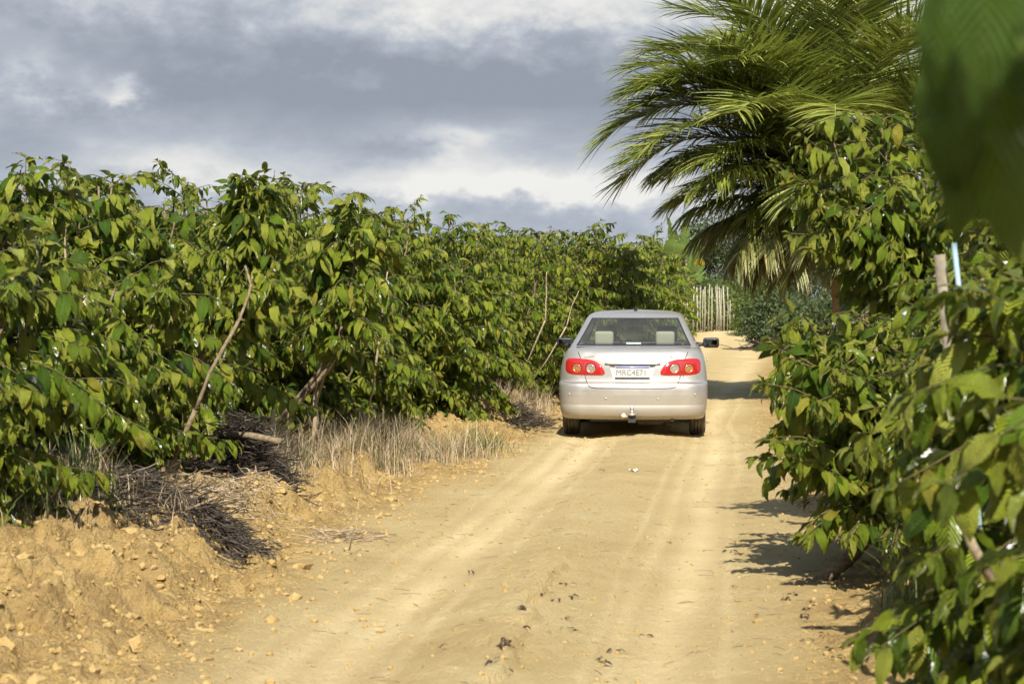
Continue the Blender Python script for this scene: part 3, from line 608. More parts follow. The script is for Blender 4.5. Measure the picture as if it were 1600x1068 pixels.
# ------------------------------------------------------------------ coconut palm
def palm():
    global rng; rng = np.random.default_rng(77)
    base = Vector((5.1, 33, .0)); hub = np.array([-.15, 0, 3.95])
    o = empty('coconut_palm', base); tag(o, 'big leaning over coconut palm with feathery fronds and green nuts on the right', 'palm')
    o.scale = (.72, .72, .72)
    g = Geo(); P = [np.array([.25,0,-.1]), np.array([.15,0,.6]), np.array([.02,0,1.5]), hub+[0,0,-.1]]
    t = np.linspace(0, 3, 30); PP = np.stack([np.interp(t, range(4), [p[i] for p in P]) for i in range(3)], 1)
    g.tube(PP, .2-.03*np.linspace(0,1,30)+.012*(np.arange(30) % 2), 14, rough=.08); put('trunk', g.mesh('palm_trunk', bark_mat('palm_bark', (.14,.10,.06), (.34,.27,.18), 12)), o)
    def pm(name, stops, tc): 
        m = leaf_mat(name, stops, veins=1, trans=.28, rough=.36, yellow=.97, ycol=(.38,.30,.08), tcol=tc); return m
    G = pm('palm_leaflet', [(0,(.08,.12,.02)),(.4,(.18,.22,.034)),(.75,(.30,.33,.055)),(1,(.42,.43,.10))], (.30,.36,.05))
    B = pm('old_palm_leaflet', [(0,(.12,.15,.03)),(.4,(.20,.23,.05)),(.75,(.30,.29,.085)),(1,(.40,.32,.13))], (.34,.28,.08))
    RM = bark_mat('frond_midrib', (.20,.22,.05), (.36,.36,.12), 8)
    def frond(az, elv, L, droop, old=0, twist=0, name='frond'):
        n = 26; t = np.linspace(0, 1, n); el = elv-droop*t**1.35; ds = L/(n-1)
        hx = np.concatenate([[0], np.cumsum(np.cos(el[:-1])*ds)]); hz = np.concatenate([[0], np.cumsum(np.sin(el[:-1])*ds)])
        dirh = np.array([math.sin(az), math.cos(az), 0])   # az: 0 away from the camera, +90 deg to the right
        lat = np.array([dirh[1], -dirh[0], 0]); P = hub+np.outer(hx, dirh)+np.outer(hz, [0, 0, 1])+np.outer(twist*t**2*L, lat)
        g = Geo(); g.tube(P, .028*(1-t)**.8+.004, 5, cap=False); V = []; F = []
        me_r = g
        PP = []; nl = 160; yv = []
        V = []; F = []; UV = []; k0 = 0
        for i in range(nl):
            f = .10+.90*(i+rng.random()*.5)/nl; p = np.array([np.interp(f, t, P[:, q]) for q in range(3)]); j = min(int(f*(n-1)), n-2); T = P[j+1]-P[j]; T /= np.linalg.norm(T)
            up = np.cross(lat, T); up = up if up[2] > 0 or abs(up[2]) < .2 else -up
            ll = (1.38*math.sin(math.pi*(.12+.80*f))**.6+.10)*rng.uniform(.85, 1.1)*(L/4.6)
            for sg in (-1, 1):
                if rng.random() < .03+.12*old: continue
                d = sg*lat*rng.uniform(.75, .95)+T*(.28+.75*f**2.5)+up*rng.uniform(.05, .40)*(1-old)+rng.normal(0, .06+.1*old, 3); d /= np.linalg.norm(d)
                m = 5; q = np.linspace(0, 1, m); dro = (rng.uniform(.05, .28)+.55*old)*ll
                pts = p+np.outer(q*ll, d)+np.outer(-dro*q**2.2, [0, 0, 1])
                # keep the leaflet length
                w = np.cross(d, up); w /= np.linalg.norm(w)+1e-9; wn = up+rng.normal(0, .3, 3); w2 = np.cross(d, wn); w2 /= np.linalg.norm(w2)+1e-9
                wd = .024*np.array([.5, 1, .95, .6, .06])
                a = pts+w2*wd[:, None]; b = pts-w2*wd[:, None]
                V.append(np.stack([a, b], 1).reshape(-1, 3)); UV += [[u, v] for v in q for u in (0, 1)]
                F += [(k0+2*z, k0+2*z+2, k0+2*z+3, k0+2*z+1) for z in range(m-1)]; k0 += 2*m
        V = np.concatenate(V); yy = np.full(len(V), 0.0)
        fr = put(name, mesh_np('frond', V, np.array(F), B if old > .5 else G, True, uv=np.array(UV), attr={'young': yy}), o)
        put('midrib', me_r.mesh('midrib', RM), fr)
    D = math.radians
    fl = [ # az, elevation, length, droop, old, twist
      (-92, 64, 5.5, 122, 0, 0), (-80, 55, 5.0, 120, 0, .05), (-100, 75, 5.4, 120, 0, 0), (-70, 82, 5.2, 100, 0, 0), (-110, 55, 5.0, 110, 0, -.05), (-60, 65, 5, 100, 0, 0),
      (15, 84, 5.4, 40, 0, .06), (60, 72, 5.2, 80, 0, 0), (90, 60, 5, 100, 0, 0), (120, 70, 5, 95, 0, 0), (160, 78, 5, 90, 0, 0), (-150, 72, 5.0, 95, 0, .05), (-175, 60, 4.8, 105, 0, 0),
      (-130, 84, 5.2, 80, 0, .02), (-30, 80, 5.2, 80, 0, 0), (40, 55, 5, 100, 0, 0), (-95, 52, 3.9, 100, .25, 0), (-125, 55, 3.8, 105, .2, 0), (-65, 52, 3.8, 100, .2, 0), (-95, 42, 5.8, 85, .3, 0), (-110, 35, 5.4, 80, .3, .03), (-80, 30, 5.3, 75, .35, 0), (-130, 40, 5.4, 85, .4, 0), (-100, 24, 4.8, 70, .5, 0), (-88, 14, 4.4, 66, .7, 0), (-97, 70, 5.2, 105, 0, 0), (-84, 80, 5.4, 100, 0, .04), (-115, 68, 5.1, 100, 0, 0), (-90, 88, 5.5, 95, 0, -.05), (-135, 74, 5.2, 92, 0, 0), (120, 84, 5.2, 70, 0, 0), (-170, 86, 5.3, 70, 0, .05), (95, 76, 5.2, 85, 0, 0), (-150, 45, 4.4, 120, .3, 0), (150, 50, 4.4, 110, .2, 0), (100, 40, 4.4, 105, .2, 0),
      (-88, 18, 4.2, 90, .6, 0), (-110, 12, 4.0, 92, .8, 0), (-70, 10, 3.8, 95, .8, 0), (-135, 15, 3.8, 100, .7, 0), (-160, 20, 3.6, 110, .7, 0), (-100, -5, 3.4, 80, .9, 0), (-145, -5, 3.2, 80, .9, 0), (-75, -12, 3.1, 72, 1, 0), (170, 10, 3.4, 100, .8, 0), (130, 15, 3.6, 100, .7, 0), (-120, -20, 3.0, 65, 1, 0), (-172, -15, 2.8, 72, 1, 0), (-105, 66, 5, 105, 0, .08), (-85, 72, 5.3, 95, 0, -.06), (178, 82, 5.2, 50, 0, 0), (-140, 60, 4.9, 100, 0, 0), (140, 62, 4.9, 100, 0, 0), (-10, 60, 5, 95, 0, 0), (-118, 30, 3.4, 90, .3, 0), (-160, 32, 3.6, 90, .3, 0), (-80, 28, 3.3, 85, .4, 0), (-130, 24, 3.3, 85, .5, 0)]
    for a, e, L, dr, old, tw in fl: frond(D(a+rng.normal(0, 4)), D(e), L*(1.12 if old < .3 else .72), D(dr*(.92 if old < .3 else .85)), old, tw)
    cm = mat('green_coconut', (.16,.17,.03), .45)
    for k, (x, y, z) in enumerate([(.35,-.62,-1.1),(.62,-.60,-1.07),(.48,-.60,-1.32),(.72,-.45,-1.3),(.25,-.55,-1.36)]):
        g = Geo(); t = np.linspace(0, np.pi, 9); g.tube([(0,0,-.15*math.cos(q)) for q in t], np.maximum(.003, .125*np.sin(t)), 12); c = put('coconut', g.mesh('coconut', cm), o, tuple(hub+np.array([x, y, z])))
palm()

# ------------------------------------------------------------------ far end: banana plant, fence of thin posts, shrubs and trees
def banana(loc, leaves, label, trunk=.9):
    o = empty('banana_plant', loc); tag(o, label, 'banana plant', 'banana plants at the end of the row')
    g = Geo(); g.tube([(0,0,-.1),(0.02,0,trunk*.5),(0,0,trunk)], [.12,.10,.06], 10, rough=.1); put('trunk', g.mesh('banana_trunk', bark_mat('banana_bark', (.16,.14,.05),(.36,.32,.16),8)), o)
    G = leaf_mat('banana_leaf', [(0,(.08,.14,.025)),(1,(.15,.21,.04))], veins=26, trans=.22, yellow=2, tcol=(.14,.24,.03)); Y = leaf_mat('yellow_banana_leaf', [(0,(.60,.40,.03)),(1,(.66,.46,.05))], veins=26, trans=.35, yellow=2, tcol=(.7,.5,.05))
    for (bx, bz, tx, tz, dy, w, yel) in leaves:
        w *= .74 if w < .2 else .98; n = 40; t = np.linspace(0, 1, n); b = np.array([bx*.15, 0, trunk]); m1 = np.array([bx, dy*.3, bz]); e = np.array([tx, dy, tz])
        P = np.outer((1-t)**2, b)+np.outer(2*t*(1-t), m1)+np.outer(t*t, e); T = np.gradient(P, axis=0); T /= np.linalg.norm(T, axis=1)[:, None]
        sd = np.cross(T, [0, -1., .35]); sd /= np.linalg.norm(sd, axis=1)[:, None]; nn = np.cross(sd, T)
        wd = w*np.where(t < .3, .05, np.sin(np.pi*np.clip((t-.3)/.7*.97+.02, 0, 1))**.75); wd = wd*(1-.45*(rng.random(n) < .16)+.05*rng.normal(size=n))
        wr = wd*np.where(rng.random(n) < .18, .5, 1); fl = .45+.25*np.sin(t*17+rng.random()*6)
        rows = np.stack([P-sd*wd[:, None]+nn*(wd*fl)[:, None], P, P+sd*wr[:, None]+nn*(wr*fl[::-1])[:, None]-[0, 0, .02]], 1)
        gg = Geo(); gg.grid(rows); V = np.concatenate(gg.V); F = np.concatenate(gg.F); uv = np.array([[u, v] for v in t for u in (0, .5, 1)])
        put('leaf', mesh_np('banana_leaf', V, F, Y if yel else G, True, uv=uv, attr={'young': np.zeros(len(V))}), o)
rng = np.random.default_rng(21)
c = px(1052, 465, 60); 
banana((c.x, 60, 0), [(-.3,3.0,-.75,3.35,.3,.16,0),(-.1,3.2,-.62,2.9,0,.3,0),(.05,3.3,-.18,3.95,.2,.12,0),(.0,2.9,.02,3.5,-.3,.32,0),(.3,3.0,.42,4.05,.2,.17,0)], 'banana plant with ragged upright leaves above the end of the coffee row', 1.4)
c = px(1068, 465, 58)
banana((c.x, 58.0, 0), [(.2,2.9,.42,3.35,.3,.2,0),(.2,2.6,.62,3.0,-.2,.16,0),(.3,2.7,.42,2.0,-.5,.26,0),(.4,2.9,.52,2.45,-.35,.15,1),(-.2,2.3,.1,1.9,-.4,.2,0)], 'banana plant with one yellow hanging leaf at the end of the coffee row', 1.5)
# a bunch of orange dry leaf among the coffee leaves
g = Geo(); o0 = px(990, 430, 51)
for k in range(7): g.tube([(0,0,.1), (rng.normal(0,.1), -.05, 0), (rng.normal(0,.15), -.08, -.18)], [.02,.045,.012], 5)
tag(put('orange_dry_leaf_bunch', g.mesh('orange_dry_leaf', mat('orange_leaf', (.62,.28,.05), .6)), None, o0), 'small orange dry leaf bunch among the leaves left of the banana plant', 'dry_leaf')
g = Geo(); g.tube([(0,0,-.35),(0,0,0),(.05,0,.3),(.12,0,.42)], [.10,.13,.16,.05], 9, rough=.4)
tag(put('dead_banana_stump', g.mesh('dead_stump', bark_mat('dry_stump', (.22,.13,.08), (.45,.33,.25), 9)), None, px(1077,425,62)), 'brown dead banana top standing above the fence posts', 'stump')

FP = bark_mat('fence_post_wood', (.22,.20,.15), (.44,.40,.31), 5)
posts = [(1070,450,511,5),(1076,452,514,4),(1083,446,517,4),(1089,449,518,5),(1095,447,518,3),(1101,448,520,4),(1106,444,520,3),(1112,450,521,4),(1119,447,522,3),(1125,449,523,4),(1131,446,524,5),(1136,449,524,3),(1141,467,525,4),(1147,512-25,526,2),(1073,446,512,3),(1098,452,519,3),(1122,445,522,3),(1128,452,523,3)]
words = ['thick','thin','slim','leaning','straight','tall','narrow','pale']
for k, (x, y0, y1, w) in enumerate(sorted(posts)):
    D = 90.0; b = px(x, y1, D); b.z = gz(b.x, D)-.1; tp = px(x+rng.normal(0, 1.2), y0, D)
    n = len(posts)
    lb = ('stout ' if w >= 5 else 'slim ' if w >= 4 else 'very thin ')+'pale post at the far bend, ' + ('leftmost one by the car roof' if k == 0 else 'short lone one standing apart on the right' if k == n-2 else 'lowest stub at the right end' if k == n-1 else ORD[k]+' from the left in the palisade')
    pole('fence_post', [b, (b+tp)/2+Vector((rng.normal(0,.03),0,0)), tp], [w/FPX*D*.27, w/FPX*D*.25, w/FPX*D*.21], FP, lb, 'fence post', 'pale posts of the palisade at the bend', 7, .2)

def blobtree(name, loc, blobs, nleaf, leaf, m, label, cat='tree', trunk=None, group=None, seed=1, lobes=(.9,)):
    """crown: leaves spread through and over several lumpy masses with gaps, on a trunk with limbs"""
    global rng; rng = np.random.default_rng(seed); P = []; U = []; g = Geo()
    tot = sum(b[3]*b[5] for b in blobs)
    for (x, y, z, rx, ry, rz) in blobs:
        k = int(nleaf*rx*rz/tot)
        # clumps on the mass
        nc = max(6, k//45); d = rng.normal(size=(nc, 3)); d /= np.linalg.norm(d, axis=1)[:, None]; cc = d*np.array([rx, ry, rz])*rng.uniform(.45, 1.05, (nc, 1))+[x, y, z]
        w = rng.integers(0, nc, k); q = cc[w]+rng.normal(0, 1, (k, 3))*np.array([rx, ry, rz])*.13+rng.normal(0, leaf*.8, (k, 3)); P.append(q); U.append(d[w]*.6+[0, 0, .7])
        g.tube([(0,0,.0), (x*.4, y*.4, z*.5), (x, y, z)], [.06*rx+.03, .05*rx+.02, .02], 6, cap=False, rough=.3)
    P = np.concatenate(P); U = np.concatenate(U)+rng.normal(0, .5, (len(P), 3)); ok = P[:, 2] > -.1; P = P[ok]; U = U[ok]; n = len(P)
    Dn = rng.normal(size=(n, 3))+[0, 0, -.5]
    fo = leaves_mesh(name+'_leaves', P, Dn, U, leaf*rng.uniform(.6, 1.3, n), rng.uniform(.8, 1.5, n), np.zeros(n), m, TINY)
    if trunk: g.tube([(0,0,-.3), (0,0,trunk*.5), (0,0,trunk)], [.16,.13,.1], 8, rough=.2)
    return place(name, (fo, g.mesh(name+'_wood', BARK)), loc, 0, label, group, 1.0, cat, ('crown', 'trunk'))
TINY = leaf_templates(6, rows=3, aspect=.5)
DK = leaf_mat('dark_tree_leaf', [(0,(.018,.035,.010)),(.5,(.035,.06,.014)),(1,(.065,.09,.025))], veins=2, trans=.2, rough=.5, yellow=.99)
MD = leaf_mat('shrub_leaf', [(0,(.04,.07,.012)),(.5,(.075,.12,.02)),(1,(.13,.17,.03))], veins=2, trans=.3, rough=.45, yellow=.97)
BR = leaf_mat('vine_leaf', [(0,(.08,.13,.02)),(.5,(.13,.19,.03)),(1,(.24,.28,.05))], veins=2, trans=.35, rough=.45, yellow=.93)
c = px(1150, 465, 112)
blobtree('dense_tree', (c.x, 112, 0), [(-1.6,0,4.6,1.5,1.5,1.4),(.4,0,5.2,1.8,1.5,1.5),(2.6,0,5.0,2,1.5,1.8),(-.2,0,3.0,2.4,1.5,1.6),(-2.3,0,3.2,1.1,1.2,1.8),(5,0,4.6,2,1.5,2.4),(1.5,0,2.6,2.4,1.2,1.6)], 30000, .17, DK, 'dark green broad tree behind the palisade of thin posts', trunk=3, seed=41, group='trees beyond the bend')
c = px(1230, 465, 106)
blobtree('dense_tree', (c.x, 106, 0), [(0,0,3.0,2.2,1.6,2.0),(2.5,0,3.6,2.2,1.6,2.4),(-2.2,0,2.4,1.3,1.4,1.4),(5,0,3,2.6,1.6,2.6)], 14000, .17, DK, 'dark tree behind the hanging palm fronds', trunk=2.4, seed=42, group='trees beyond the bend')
for k, (x, D, rx, h, m, lb, n) in enumerate([(1100,98,1.4,2.6,MD,'mid green shrub mound above the left palisade posts',5000),(1150,99,1.5,2.2,MD,'green shrub mound above the right palisade posts',5200),(1108,91.5,1.5,1.6,BR,'yellow green vine tangle growing between the palisade posts',4500),
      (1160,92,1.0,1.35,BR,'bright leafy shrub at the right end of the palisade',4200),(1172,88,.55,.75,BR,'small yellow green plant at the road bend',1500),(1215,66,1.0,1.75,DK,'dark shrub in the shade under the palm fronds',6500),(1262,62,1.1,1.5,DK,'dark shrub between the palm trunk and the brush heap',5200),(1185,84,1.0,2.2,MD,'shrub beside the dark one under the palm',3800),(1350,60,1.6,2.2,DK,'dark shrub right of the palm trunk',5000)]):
    c = px(x, 465, D); h0 = gz(c.x, D)
    blobtree('shrub', (c.x, D, h0), [(0,0,h*.55,rx,rx*.7,h*.48),(-rx*.55,0,h*.38,rx*.6,.5,h*.36),(rx*.6,.1,h*.45,rx*.6,.5,h*.4)], n, .13 if D > 80 else .11, m, lb, 'shrub', seed=50+k, group='shrubs at the bend of the road')
# distant tree line all round the field edge (one far mass)
def treeline():
    global rng; rng = np.random.default_rng(90); n = 9000; a = rng.uniform(-1.3, 1.3, n); Rr = rng.uniform(240, 330, n)
    hh = 3.2+2.2*fbm(a*30, a*0, 3, 4); P = np.stack([np.sin(a)*Rr, np.cos(a)*Rr, rng.random(n)*hh-1.0], 1)
    P = P[P[:, 0] > 5]; n = len(P)
    me = leaves_mesh('far_wood', P, rng.normal(size=(n, 3)), rng.normal(size=(n, 3))+[0, -.5, .8], rng.uniform(.9, 2.0, n), np.full(n, 1.3), np.zeros(n), DK, TINY)
    tag(put('far_wood', me), 'far dark tree line beyond the fields', 'wood', kind='stuff')
treeline()

# ------------------------------------------------------------------ grass, brush, litter
def blades(name, pts, hgt, col, label, seed, wd=.004, lean=.5, cat='grass', seg=4):
    global rng; rng = np.random.default_rng(seed); n = len(pts); P = np.asarray(pts, float)
    a = rng.random(n)*6.28; le = rng.random(n)*lean*hgt; h = hgt*rng.uniform(.3, 1.1, n)*(.25+1.35*fbm(P[:, 0]*3.1, P[:, 1]*2.3, 2, 7)); d = np.stack([np.cos(a), np.sin(a), 0*a], 1); s = np.stack([-np.sin(a+rng.normal(0,.8,n)), np.cos(a), 0*a], 1)*wd
    t = np.linspace(0, 1, seg); V = P[:, None]+d[:, None]*(le[:, None]*t**2)[..., None]+np.array([0,0,1.])*(h[:, None]*t*(1-.25*t*lean))[..., None]
    w = (1-t*.85)[None, :, None]*s[:, None]; V = np.stack([V-w, V+w], 2).reshape(-1, 3)
    k = np.arange(n)[:, None]*2*seg+np.arange(seg-1)[None]*2; F = np.stack([k, k+1, k+3, k+2], -1).reshape(-1, 4)
    return tag(put(name, mesh_np(name, V, F, col, True, attr={'young': np.zeros(len(V))}, uv=np.zeros((len(V), 2)))), label, cat, kind='stuff')
def straw(name, stops): return leaf_mat(name, stops, veins=0, trans=.25, rough=.6, yellow=2, tcol=(.4,.33,.15))
DRY = straw('dry_straw', [(0,(.20,.13,.07)),(.5,(.45,.34,.20)),(1,(.68,.55,.36))]); DARKS = straw('dark_straw', [(0,(.02,.013,.009)),(.6,(.055,.036,.025)),(.9,(.12,.085,.06)),(1,(.26,.2,.14))]); GRN = straw('green_blade', [(0,(.05,.09,.015)),(1,(.14,.19,.04))])
def region(poly, n, clump=.12, D0=None):
    "random ground points; poly is a list of (x, y, radius) clump centres in metres"
    out = []
    for _ in range(n):
        x, y, r = poly[rng.integers(0, len(poly))]; q = (x+rng.normal(0, r), y+rng.normal(0, r*.8)); out.append(q)
    out = np.array(out); z = ground_h(out[:, 0], out[:, 1]); return np.column_stack([out, z-.01])
rng = np.random.default_rng(61)
dc = [(-1.95+.215*k+rng.normal(0,.06), 16.9+.70*k+rng.normal(0,.12), .20) for k in range(9)]
dc += [(x-.4, y+.2, .22) for x, y, r in dc]
blades('dry_grass', region(dc[:7]+dc[9:16], 6000), .42, DRY, 'strip of dry straw coloured grass below the left bushes', 62, .0035, .8)
blades('dry_grass', region([(x-.05, y, .15) for x, y, r in dc[:9]], 1300), .34, GRN, 'few green blades in the dry strip', 63, .004, .7)
blades('dry_grass', region([(-3.0,11.8,.2),(-2.75,12.6,.2),(-3.3,11.2,.2)], 1100), .38, GRN, 'green grass tuft at the left edge on the soil heap', 64, .005, .7)
blades('dry_grass', region([(-3.0,12.0,.3),(-2.6,13,.3)], 900), .30, DRY, 'dry grass at the left edge on the soil heap', 65, .004, .8)
blades('green_grass', region([(2.25,9.6,.18),(2.1,10.4,.16),(2.35,8.8,.2),(2.0,7.8,.15)], 1300), .48, GRN, 'long green grass under the right bushes', 66, .005, .9)
blades('tall_grass', region([(8.9,61,.4),(9.5,58,.4)], 500), 1.0, DRY, 'tall dry grass near the palm foot', 67, .012, .5)
blades('dry_grass', region([(.15,29.3,.25),(.3,31,.25),(-.1,27.8,.25)], 1200), .35, DRY, 'dry grass left of the car', 68, .004, .8)
def sticks(n, cx, cy, sx, sy, h, L, r, m, ang=None, droop=.0):
    g = Geo()
    for k in range(n):
        x = cx+rng.normal(0, sx); y = cy+rng.normal(0, sy); e = math.exp(-((x-cx)/sx/1.5)**2-((y-cy)/sy/1.5)**2); z = gz(x, y)+h*e*rng.random()
        a = rng.random()*6.28 if ang is None else ang+rng.normal(0, .45); l = L*rng.uniform(.4, 1.2); d = np.array([math.cos(a), math.sin(a), rng.normal(0, .22)-droop]); p = np.array([x, y, z])
        p2 = p+d*l; m1 = (p+p2)/2+rng.normal(0, l*.08, 3)
        for q in (m1, p2): q[2] = max(q[2], gz(q[0], q[1])+.005)
        g.tube([p, m1, p2], r*rng.uniform(.5, 1.4), 4, cap=False)
    return g
def pile(n, cx, cy, sx, sy, h, L, r, m, label, ang=None, droop=0, name='brush_pile', cat='brush pile'):
    loose = h < .1; name = 'twig_scatter' if loose else name
    tag(put(name, sticks(n, cx, cy, sx, sy, h, L, r, m, ang, droop).mesh(name, m, False)), label, cat if not loose else 'litter', None if loose else 'heaps of dry twigs along the left bank', 'stuff' if loose else None)
rng = np.random.default_rng(71)
pile(2600, -1.86, 13.2, .13, .34, .12, .15, .0032, DARKS, 'dark mat of dry twigs spilling down the near soil bank', -.9, .25)
pile(3000, -2.02, 16.2, .15, .28, .50, .17, .0035, DARKS, 'dark heap of dry stalks under the cut log', None)
pile(1500, -2.45, 13.6, .26, .5, .15, .22, .0035, DARKS, 'brown twig litter under the low coffee bushes', None)
pile(700, -2.0, 14.9, .18, .3, .06, .16, .0025, DRY, 'pale straw litter between the two dark heaps', None)
pile(150, -1.15, 14.2, .14, .2, .02, .2, .0025, DRY, 'flat scatter of pale twigs at the left road edge', None)
pile(600, .12, 26.8, .16, .7, .08, .22, .004, DARKS, 'grey twig heap on the bank just left of the car', None)
pile(900, 8.9, 66, .7, 1.0, .45, .9, .012, DARKS, 'dead branches heaped under the palm at the far road edge', None)
g = Geo(); o0 = px(345, 680, 16.0); o1 = px(438, 690, 15.6); g.tube([Vector((0,0,0)), (o1-o0)*.5+Vector((0,0,.02)), o1-o0], [.028,.026,.024], 9, rough=.25)
tag(put('cut_log', g.mesh('cut_log', BARK), None, o0), 'thin grey cut log lying on the dark stalk heap', 'log')
for k, (q0, q1, D0, D1, r, lb) in enumerate([((270,755),(330,780),13,12.7,.009,'pale broken stick on the twig litter above the soil heap'), ((545,845),(560,780),13.2,13.2,.004,'thin curved twig standing up at the left road edge'), ((418,672),(426,640),17.6,17.6,.022,'pale dry stump beside the cut log'), ((488,655),(492,615),19,19,.025,'whitish dead stem at the foot of the left row')]):
    a, b = px(*q0, D0), px(*q1, D1); a.z = min(a.z, gz(a.x, a.y)+.03); g = Geo(); g.tube([Vector((0,0,0)), (b-a)*.5+Vector((.01,0,.01)), b-a], [r, r*.9, r*.7], 8, rough=.3)
    tag(put('dry_stick', g.mesh('dry_stick', PALE), None, a), lb, 'stick')
# dark dried leaves and husks on the road
HUSK = leaf_mat('dried_leaf', [(0,(.08,.045,.03)),(.6,(.19,.115,.075)),(1,(.32,.21,.13))], veins=8, trans=.1, rough=.6, yellow=2, tcol=(.1,.05,.03))
dl = [(737,898),(885,917),(850,938),(870,940),(895,935),(812,955),(822,980),(790,1003),(783,1008),(772,1038),(795,1042),(797,1062),(885,970),(900,988),(1012,998),(935,1035),(948,1040),(960,1020),(1142,863),(1146,920),(1178,966),(1235,940),(1255,965),(1262,975),(1270,985),(1300,1020),(1262,1003),(1285,1000),(1240,932),(1268,945),(693,1017),(1310,1030),(1225,938),(1260,955),(940,737)]
zones = {}
for k, (x, y) in enumerate(sorted(dl, key=lambda q: -q[1])):
    zn = 'left of the middle' if x < 745 else 'in the line down the middle' if x < 830 else 'by the road ridge' if x < 1030 and y < 1000 else 'in the right wheel track' if x < 1030 else 'on the right side' if x < 1200 else 'by the leaning trunk'
    zones[zn] = zones.get(zn, 0)+1; lbd = 'curled dark dried leaf %s, %s from the bottom' % (zn, ORD[zones[zn]-1])
    D = FPX*CAMH/(y-465); X = (x-800)/FPX*D
    for _ in range(4): D = FPX*(CAMH-gz(X, D))/(y-465); X = (x-800)/FPX*D
    rng = np.random.default_rng(800+k); n = 3; me = leaves_mesh('dried_leaf', rng.normal(0, .012, (n, 3))*[1, 1, .3]+[0, 0, .012], np.column_stack([rng.normal(size=(n, 2)), np.full(n, .15)]), rng.normal(0, .5, (n, 3))+[0, 0, 1], rng.uniform(.022, .052, n), rng.uniform(.8, 1.3, n), np.zeros(n), HUSK, COF)
    tag(put('dried_leaf', me, None, (X, D, gz(X, D)+.002)), lbd, 'dried leaf', 'dried leaves on the road')
rng = np.random.default_rng(77)
g = Geo()
for k in range(330):
    y = 8.2*(26/8.2)**rng.random(); x = rng.uniform(np.interp(y, RY, RL)-.5, np.interp(y, RY, RR)+.4); a = rng.random()*3.14; l = rng.uniform(.02, .12); p = np.array([x, y, gz(x, y)+.004]); d = np.array([math.cos(a), math.sin(a), 0])*l; q = p+d; q[2] = gz(q[0], q[1])+.004
    g.tube([p, (p+q)/2+[0,0,.003], q], .0016, 3, cap=False)
tag(put('twig_litter', g.mesh('twig_litter', BARK, False)), 'fine twigs and straw scattered over the road', 'litter', kind='stuff')
X, D = (990-800)/FPX*19.2, 19.2
g = Geo(); g.grid(np.array([[(i*.02-.04+.004*j, j*.02, .012*math.sin(i*1.7+j)+.012) for j in range(4)] for i in range(5)]))
tag(put('paper_scrap', g.mesh('paper_scrap', mat('white_paper', (.8,.8,.78), .7), False), None, (X, D, gz(X, D)+.004)), 'crumpled white scrap on the road behind the car', 'litter')

